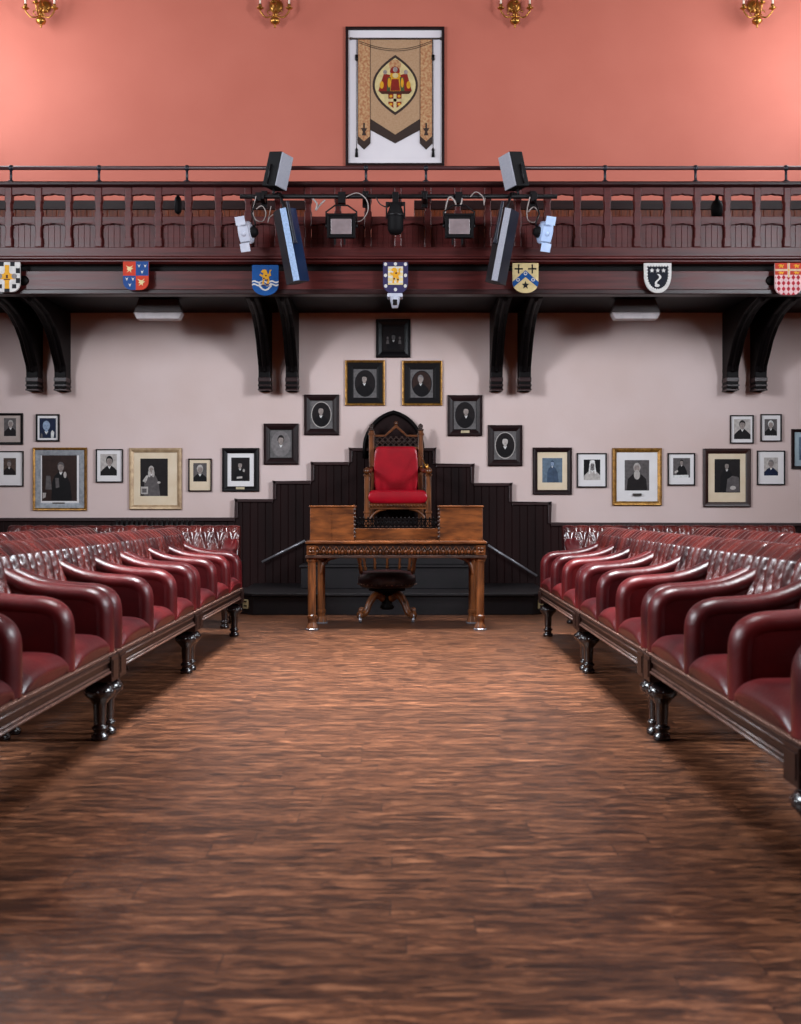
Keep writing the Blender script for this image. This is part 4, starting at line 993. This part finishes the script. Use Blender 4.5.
# crest: gable over lattice
q = MB().box(-.285, .19, BY - .02, BY + .02, 1.665, 1.69); q.box(-.285, -.175, BY - .02, BY + .02, 1.80, 1.82); q.box(.075, .19, BY - .02, BY + .02, 1.80, 1.82)
gx = -.048
for s in (-1, 1):
    q.prism([(gx + s * .14, 1.80), (gx + s * .115, 1.80), (gx, 1.895), (gx, 1.925), (gx + s * .01, 1.925)], BY - .03, BY + .02, 'y')
q.ball((gx, BY, 1.945), .022, n=8)
q.build('crest_gable', 'oak', t, bevel=.003)
q = MB()
for k in range(-5, 10):
    for s in (-1, 1):
        # diagonal lattice bars clipped to the crest opening
        x0 = -.28 + k * .06
        p, e = (x0, 1.69), (x0 + s * .17, 1.80 + .05)
        ln = [(p[0] - .006, p[1]), (p[0] + .006, p[1]), (e[0] + .006, e[1]), (e[0] - .006, e[1])]
        if s < 0: ln = [(x0 + .11 + .006 - .0, 1.69), (x0 + .11 - .006, 1.69), (x0 + .11 - .17 - .006, 1.85), (x0 + .11 - .17 + .006, 1.85)]
        win = [(-.283, 1.69), (.188, 1.69), (.188, 1.80), (gx + .13, 1.80), (gx, 1.90), (gx - .13, 1.80), (-.283, 1.80)]
        rectw = [(-.283, 1.69), (.188, 1.69), (.188, 1.805), (-.283, 1.805)]
        if s < 0: ln = list(reversed(ln)); 
        c_ = clip(ln, rectw)
        if len(c_) > 2: q.prism(c_, BY - .012 + (.004 if s > 0 else 0), BY + .012, 'y')
for k in range(8): q.ball((-.25 + k * .058, BY - .016, 1.745), .013, n=6)
q.build('crest_lattice', 'carve', t)
o = MB().tube([(X(418.5, 12.45), 12.45, Z(452, 12.45)), (X(427, 12.14), 12.14, Z(468, 12.14))], .006, 8)
e = Vector((X(427, 12.14), 12.13, Z(467.5, 12.14)))
o.lathe([(.008, -.025), (.02, -.015), (.022, .012), (.012, .024), (.014, .036), (0, .04)], 12, e)
o.ball((e.x - .055, e.y + .05, e.z + .01), .014, n=8)
o = o.build('ceremonial_mace', 'brass'); tag(o, 'small brass mace resting on the right arm of the throne', 'mace')

# ------------------------------------------------------------------ desk
t = thing('clerk_desk', 'golden oak writing desk with carved frieze and two box pedestals, before the dais', 'desk', (-.035, 10.13, 0))
MB().box(-.80, .725, 9.785, 10.50, .728, .753).build('desktop', 'oak', t, bevel=.008)
q = MB().box(-.775, .70, 9.82, 10.47, .632, .728); q.box(-.80, .725, 9.80, 10.48, .608, .632); q.box(-.787, .712, 9.81, 10.475, .715, .728)
q.build('frieze', 'carve', t, bevel=.005)
q = MB(); n = 26
for k in range(n):
    x = -.70 + k * (1.325 / (n - 1))
    q.tube([(x - .022, 9.815, .640), (x - .02, 9.812, .675), (x, 9.810, .708), (x + .02, 9.812, .675), (x + .022, 9.815, .640)], .0055, 6)
    q.ball((x, 9.812, .662), .012, n=8, sz=1.5)
q.build('carved_tracery', 'oak', t)
q = MB()
for x in (-.748, .673):
    q.box(x - .04, x + .04, 9.80, 9.815, .635, .715)
    for i in range(4): q.ball((x + .018 * math.cos(PI / 4 + i * PI / 2), 9.798, .675 + .02 * math.sin(PI / 4 + i * PI / 2)), .014, n=8)
q.build('corner_rosette', 'oak', t)
for i, (x, y) in enumerate(((-.748, 9.865), (.673, 9.865), (-.705, 10.415), (.64, 10.415))):
    q = MB().lathe([(.046, .608), (.046, .58), (.036, .572), (.035, .13), (.042, .122), (.042, .10), (.036, .092), (.036, .065), (.05, .03), (.054, .012), (.05, 0)], 8, (x, y, 0), smooth=False)
    o = q.build('leg', 'oakv', t, bevel=.003)
    MB().lathe([(.0535, .0), (.058, .004), (.058, .012), (.0535, .016)], 8, (x, y, 0), smooth=False).build('metal_shoe', 'metal', o, off=t.location)
    if i > 1:
        s = 1 if x < 0 else -1
        MB().tube(smooth_path([(x, y - .02, .44), (x + s * .015, y - .02, .52), (x + s * .06, y - .02, .575), (x + s * .14, y - .02, .60)], 5), .02, 8).build('leg_brace', 'oakv', t)
for x0, x1 in ((-.772, -.398), (.334, .702)):
    q = MB().box(x0, x1, 9.96, 10.42, .753, 1.035); o = q.build('pedestal_box', 'oak', t, bevel=.004)
    MB().box(x0 - .008, x1 + .008, 9.95, 10.43, 1.035, 1.052).build('box_lid', 'oak', o, off=t.location, bevel=.005)
    q = MB().box(x0, x1, 9.952, 9.962, .753, .768)
    if x0 < 0:
        q.box(-.588, -.585, 9.957, 9.962, .768, 1.035)
    q.build('box_moulding', 'oak', o, off=t.location)
    xe, s = (x1, 1) if x0 < 0 else (x0, -1)
    q = MB()
    for k in range(8): q.ball((xe + s * .004, 9.975, .785 + k * .033), .015, n=8)
    q.build('carved_edge', 'carve', o, off=t.location)
MB().box(-.398, .334, 10.16, 10.19, .753, .853).build('low_shelf', 'oak', t, bevel=.004)
q = MB().box(-.398, .334, 10.17, 10.185, .853, .865); q.box(-.398, .334, 10.17, 10.185, .925, .938)
n = 20
for k in range(n + 1):
    x = -.39 + k * (.716 / n)
    q.box(x - .005, x + .005, 10.17, 10.185, .86, .93); q.ball((x, 10.177, .943), .009, n=6)
    if k < n:
        for s in (-1, 1): q.tube([(x + .018 - s * .016, 10.177, .865), (x + .018 + s * .016, 10.177, .925)], .0045, 6)
q.build('carved_gallery', 'black', t)

# ------------------------------------------------------------------ swivel chair
cx, cy = X(387, 10.72), 10.72
t = thing('swivel_chair', 'wooden swivel armchair with dark claret leather seat under the desk', 'chair', (cx, cy, 0))
q = MB().lathe([(.0, .30), (.23, .305), (.262, .33), (.268, .37), (.262, .41), (.235, .445), (.12, .46), (0, .463)], 28, (cx, cy, 0)); q.build('seat', 'chairleather', t)
q = MB()
for k in range(36):
    a = 2 * PI * k / 36; q.ball((cx + .268 * math.cos(a), cy + .268 * math.sin(a), .335), .007, n=6)
q.build('nail_trim', 'nail', t)
MB().lathe([(.17, .30), (.17, .275), (.06, .262), (.045, .24), (.05, .15), (.07, .12), (.05, .10), (0, .10)], 16, (cx, cy, 0)).build('pedestal', 'black', t)
for k in range(4):
    a = PI / 4 + k * PI / 2
    dx, dy = math.cos(a), math.sin(a)
    pts = smooth_path([(cx + dx * .05, cy + dy * .05, .20), (cx + dx * .14, cy + dy * .14, .235), (cx + dx * .22, cy + dy * .22, .17), (cx + dx * .27, cy + dy * .27, .085), (cx + dx * .345, cy + dy * .345, .065)], 5)
    n = len(pts)
    o = MB().tube(pts, [.034 - .008 * i / n if i < n - 4 else .026 + .004 * (i - n + 4) for i in range(n)], 10).build('leg', 'oakv', t)
    e = (cx + dx * .335, cy + dy * .335)
    q = MB().lathe([(.012, .075), (.016, .052), (.012, .05)], 8, (e[0], e[1], 0)); q.lathe([(0, -.012), (.025, -.012), (.026, 0), (.025, .012), (0, .012)], 12, (e[0], e[1], .026), axis='x')
    q.build('caster', 'metal', o, off=t.location)
rail = []
for k in range(17):
    a = R(-20) + R(220) * k / 16
    rail.append((cx + .275 * math.cos(a), cy + .27 * math.sin(a), .66 + (.05 if 5 < k < 11 else 0)))
MB().tube(smooth_path(rail, 3), .022, 8).build('arm_rail', 'oakv', t)
for k in range(0, 17, 2):
    p = rail[k]
    b = (cx + (p[0] - cx) * .88, cy + (p[1] - cy) * .88)
    q = MB(); v0, v1 = Vector((b[0], b[1], .42)), Vector(p)
    q.tube([v0.lerp(v1, u) for u in (0, .2, .4, .6, .8, 1)], [.012, .016, .011, .017, .012, .011], 8); q.build('spindle', 'oakv', t)

# ------------------------------------------------------------------ leather benches
LB = 2.08
def make_bench(AX):
    t = thing('leather_bench', '', 'bench', (0, 0, 0), 'buttoned leather benches')
    # buttoned back: a profile swept along the bench, pushed in and out in a diamond pattern
    prof = smooth_path([(0, .405, .36), (0, .415, .46), (0, .44, .58), (0, .475, .69), (0, .505, .78), (0, .53, .835), (0, .555, .862), (0, .585, .866), (0, .605, .855), (0, .607, .80), (0, .59, .65), (0, .56, .45), (0, .55, .33)], 9)
    cum = [0]
    for a, b in zip(prof[:-1], prof[1:]): cum.append(cum[-1] + (b - a).length)
    nr = []
    for i in range(len(prof)):
        d = (prof[min(i + 1, len(prof) - 1)] - prof[max(i - 1, 0)]).normalized(); nr.append(Vector((0, -d.z, d.y)))
    pt, q_ = LB / 18, .19
    s_top = cum[min(range(len(prof)), key=lambda i: abs(prof[i].z - .80) + (9 if prof[i].y > .55 else 0))]
    s_end = cum[min(range(len(prof)), key=lambda i: abs(prof[i].z - .80) + (9 if prof[i].y < .6 else 0))]
    NX = 168
    vs = []; fs = []
    rr = random.Random(4)
    ph = [rr.uniform(.75, 1.15) for _ in range(60)]
    for i in range(NX + 1):
        x = LB * i / NX
        for j, p in enumerate(prof):
            s = cum[j]
            v = abs(math.sin(PI * x / pt))
            if s < s_end:
                t_ = max(0, s_top - s)
                a = x / pt + t_ / (2 * q_); b = x / pt - t_ / (2 * q_)
                e = min(abs(math.sin(PI * a)), abs(math.sin(PI * b)))
                k1 = min(1, e * 1.2) ** .6
                pk = ph[int(abs(math.floor(a) * 7 + math.floor(b) * 3)) % 60]
                d = .046 * (.85 * k1 * pk + .15 * v)
                if s > s_top: d *= (1 - (s - s_top) / (s_end - s_top)) ** 2.2
            else: d = 0
            d *= min(1, s / .05)
            q = p + nr[j] * d
            vs.append((x, q.y, q.z))
    m = len(prof)
    for i in range(NX):
        for j in range(m - 1): fs.append((i * m + j, (i + 1) * m + j, (i + 1) * m + j + 1, i * m + j + 1))
    b = MB().add(vs, fs, 0, True)
    for i in (0, NX):
        b.add([vs[i * m + j] for j in range(m)], [tuple(range(m))], 0)
    b.build('backrest', 'leather_worn', t)
    for k in range(3):
        x0, x1 = AX[k] + .045, AX[k + 1] - .045
        q = MB()
        # crowned cushion with a rounded, overhanging front
        n = 16
        prof2 = smooth_path([(0, .47, .425), (0, .42, .46), (0, .25, .476), (0, .10, .476), (0, .04, .467), (0, .008, .444), (0, -.003, .42), (0, .012, .394)], 4)
        vs = []; fs = []; mm = len(prof2)
        for i in range(n + 1):
            u = -1 + 2 * i / n
            e = (1 - abs(u) ** 6) ** .5 if abs(u) < 1 else 0
            for p in prof2:
                z = p.z + (.018 * (1 - u * u) - .03 * (1 - e)) * (1 if p.z > .40 else 0)
                vs.append(((x0 + x1) / 2 + u * (x1 - x0) / 2, p.y + .012 * (1 - e), z))
        for i in range(n):
            for j in range(mm - 1): fs.append((i * mm + j, (i + 1) * mm + j, (i + 1) * mm + j + 1, i * mm + j + 1))
        q.add(vs, fs, 0, True); q.box(x0 + .005, x1 - .005, .03, .46, .38, .43)
        q.build('seat_cushion', 'leather', t)
    path = smooth_path([(0, .565, .80), (0, .51, .75), (0, .45, .708), (0, .37, .675), (0, .29, .658), (0, .20, .649), (0, .12, .643), (0, .072, .626), (0, .048, .59), (0, .044, .52), (0, .044, .45), (0, .044, .392)], 5)
    for ax in AX:
        w = .068 if ax in (AX[0], AX[3]) else .062
        n = len(path)
        rs = [.042 * (.7 + .3 * min(1, i / 10)) for i in range(n)]
        q = MB()
        # rolled edge, wider than tall
        T = Matrix.Translation((ax, 0, 0)) @ Matrix.Diagonal((w / .042, 1, 1, 1))
        q.tube([(p.x, p.y, p.z) for p in path], rs, 14, T=T)
        inner = [(p.y + .0, p.z) for p in path] + [(.50, .392), (.54, .5)]
        q.prism(inner, ax - w * .86, ax + w * .86, 'x')
        o = q.build('armrest', 'leather', t)
        bt = MB()
        for sx in (-1, 1): bt.ball((ax + sx * w * .87, .22, .56), .011, n=8, sx=.5)
        bt.build('button', 'leather', o)
    q = MB().box(.006, LB - .006, .03, .52, .36, .396)
    q.build('seat_base', 'leather', t, bevel=.005)
    q = MB(); n = 84
    for k in range(n): q.ball((.02 + k * (LB - .04) / (n - 1),   .008, .384), .0085, n=6, sy=.6)
    q.box(.004, LB - .004, .008, .03, .374, .394)
    q.build('nail_trim', 'nail', t)
    q = MB().box(0, LB, .012, .06, .308, .374); q.box(0, LB, .002, .05, .36, .374); q.box(0, LB, .004, .05, .308, .320); q.box(0, LB, .50, .545, .30, .38)
    q.build('rail', 'bench_wood', t, bevel=.005)
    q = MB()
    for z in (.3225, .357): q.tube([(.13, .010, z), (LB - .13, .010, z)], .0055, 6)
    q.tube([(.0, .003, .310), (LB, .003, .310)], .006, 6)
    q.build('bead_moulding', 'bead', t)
    for x in (.065, LB - .065):
        q = MB().box(x - .065, x + .065, -.004, .065, .266, .378); q.box(x - .05, x + .05, -.008, -.003, .285, .362)
        q.build('end_block', 'bench_wood', t, bevel=.006)
        for y in (.065, .50):
            pr = [(.036, .28), (.037, .254), (.05, .247), (.061, .234), (.068, .218), (.066, .203), (.052, .188), (.043, .178), (.036, .168), (.030, .16), (.026, .075), (.026, .065), (.036, .06), (.036, .05), (.027, .044), (.028, .03), (.038, .022), (.038, .006), (.034, 0)]
            q = MB().lathe(pr, 20, (x, y, 0))
            for k in range(10):
                a = 2 * PI * k / 10; q.ball((x + math.cos(a) * .054, y + .054 * math.sin(a), .218), .0165, n=8, sz=.9)
            q.build('leg', 'bench_leg', t)
    return t
SE = (3.17, 5.262, 7.354)
spots = []
for k, (ys, wh) in enumerate(zip(SE, ('nearest the camera', 'in the middle', 'nearest the dais'))):
    spots.append((-1.27, ys, 90, 'oxblood leather bench section in the left aisle row, %s' % wh))
    spots.append((1.084 + .0056 * (ys + LB - 3.17), ys + LB, -90.32, 'oxblood leather bench section in the right aisle row, %s' % wh))
for k in (1, 2):
    wh = ('cut by the photo edge', 'ending short of the wall bench')[k - 1]
    spots.append((-1.955, SE[k], 90, 'leather bench top showing behind the left aisle row, %s' % wh))
    spots.append((1.86, SE[k] + LB, -90, 'leather bench top showing behind the right aisle row, %s' % wh))
spots.append((-1.44 - LB, 9.93, 0, 'buttoned leather bench facing the camera near the back wall, left of the dais'))
spots.append((1.456, 9.93, 0, 'buttoned leather bench facing the camera near the back wall, right of the dais'))
AXL, AXR = (.068, .75, 1.385, 2.012), (.068, .716, 1.33, 2.012)
bl0, br0 = make_bench(AXL), make_bench(tuple(LB - v for v in reversed(AXR)))
used = set()
for i, (x, y, a, lab) in enumerate(spots):
    p = br0 if a < 0 else bl0
    o = copy_tree(p) if p.name in used else p
    used.add(p.name); o['label'] = lab
    o.location = (x, y, 0); o.rotation_euler = (0, 0, R(a))

# ------------------------------------------------------------------ radiators under the dado
for a, b, zt, lab in ((115, 195, Z(519.5, 12.62), 'black cast iron radiator on the back wall left of the stepped panelling'), (592, 667, Z(524.5, 12.62), 'black cast iron radiator on the back wall right of the stepped panelling')):
    x0, x1 = X(a, 12.62), X(b, 12.62)
    t = thing('radiator', lab, 'radiator', ((x0 + x1) / 2, 12.62, 0), 'radiators on the back wall')
    n = round((x1 - x0) / .055); q = MB()
    for k in range(n):
        x = x0 + (k + .5) * (x1 - x0) / n
        q.pillow(x - .022, x + .022, 12.56, 12.68, .10, zt, p=4, q=6, n=8)
    q.build('column_block', 'iron', t)
    q = MB()
    for z in (.16, zt - .08): q.tube([(x0 - .03, 12.62, z), (x1 + .03, 12.62, z)], .02, 8)
    q.build('pipe', 'iron', t)
    for x in (x0 + .06, x1 - .06): MB().box(x - .025, x + .025, 12.57, 12.67, 0, .14).build('foot', 'iron', t, bevel=.01)

# ------------------------------------------------------------------ light, sky, camera
w = bpy.data.worlds.new('sky'); sc.world = w; w.use_nodes = True
bgn = w.node_tree.nodes['Background']; sky = w.node_tree.nodes.new('ShaderNodeTexSky')
sky.sky_type = 'HOSEK_WILKIE'; sky.sun_direction = (.3, -.6, .7); sky.turbidity = 6
w.node_tree.links.new(sky.outputs[0], bgn.inputs[0]); bgn.inputs[1].default_value = 1.0
def area(name, loc, rot, sx, sy, e, col):
    d = bpy.data.lights.new(name, 'AREA'); d.shape = 'RECTANGLE'; d.size = sx; d.size_y = sy; d.energy = e; d.color = col
    o = bpy.data.objects.new(name, d); C.objects.link(o); o.location = loc; o.rotation_euler = rot
    return o
for side in (-1, 1):
    for c, e in zip(WY, WE):
        WZ0, WZ1 = WH[c == WY[4]]
        area('window_daylight', (side * (HW - .03), c, (WZ0 + WZ1) / 2), (R(90), 0, R(90) * side), WW - .1, WZ1 - WZ0 - .1, e, (.86, .93, 1.0))
area('lantern_pool_light', (0, (LY0 + LY1) / 2, CEIL + .08), (0, 0, 0), LSX, LSY, LE, (.93, .97, 1.0)).data.spread = R(LSP)  # unseen added source, beam narrowed to pool light on the mid floor
cam = bpy.data.cameras.new('camera'); co = bpy.data.objects.new('camera', cam); C.objects.link(co)
co.location = (0, 0, CZ); co.rotation_euler = (R(90), 0, 0)
cam.sensor_fit = 'HORIZONTAL'; cam.sensor_width = 24; cam.lens = F / 801 * 24
cam.shift_y = -(512 - HY) / 801
cam.clip_start = .05
cam.dof.use_dof = True; cam.dof.focus_distance = 11.0; cam.dof.aperture_fstop = 3.2
sc.camera = co
sc.view_settings.view_transform = 'Standard'; sc.view_settings.look = 'None'
sc.view_settings.exposure = EXPO; sc.view_settings.gamma = 1; sc.view_settings.use_curve_mapping = False
sc.cycles.use_denoising = True
sc.cycles.max_bounces = 8; sc.cycles.sample_clamp_indirect = 4
sc.cycles.caustics_reflective = False; sc.cycles.caustics_refractive = False
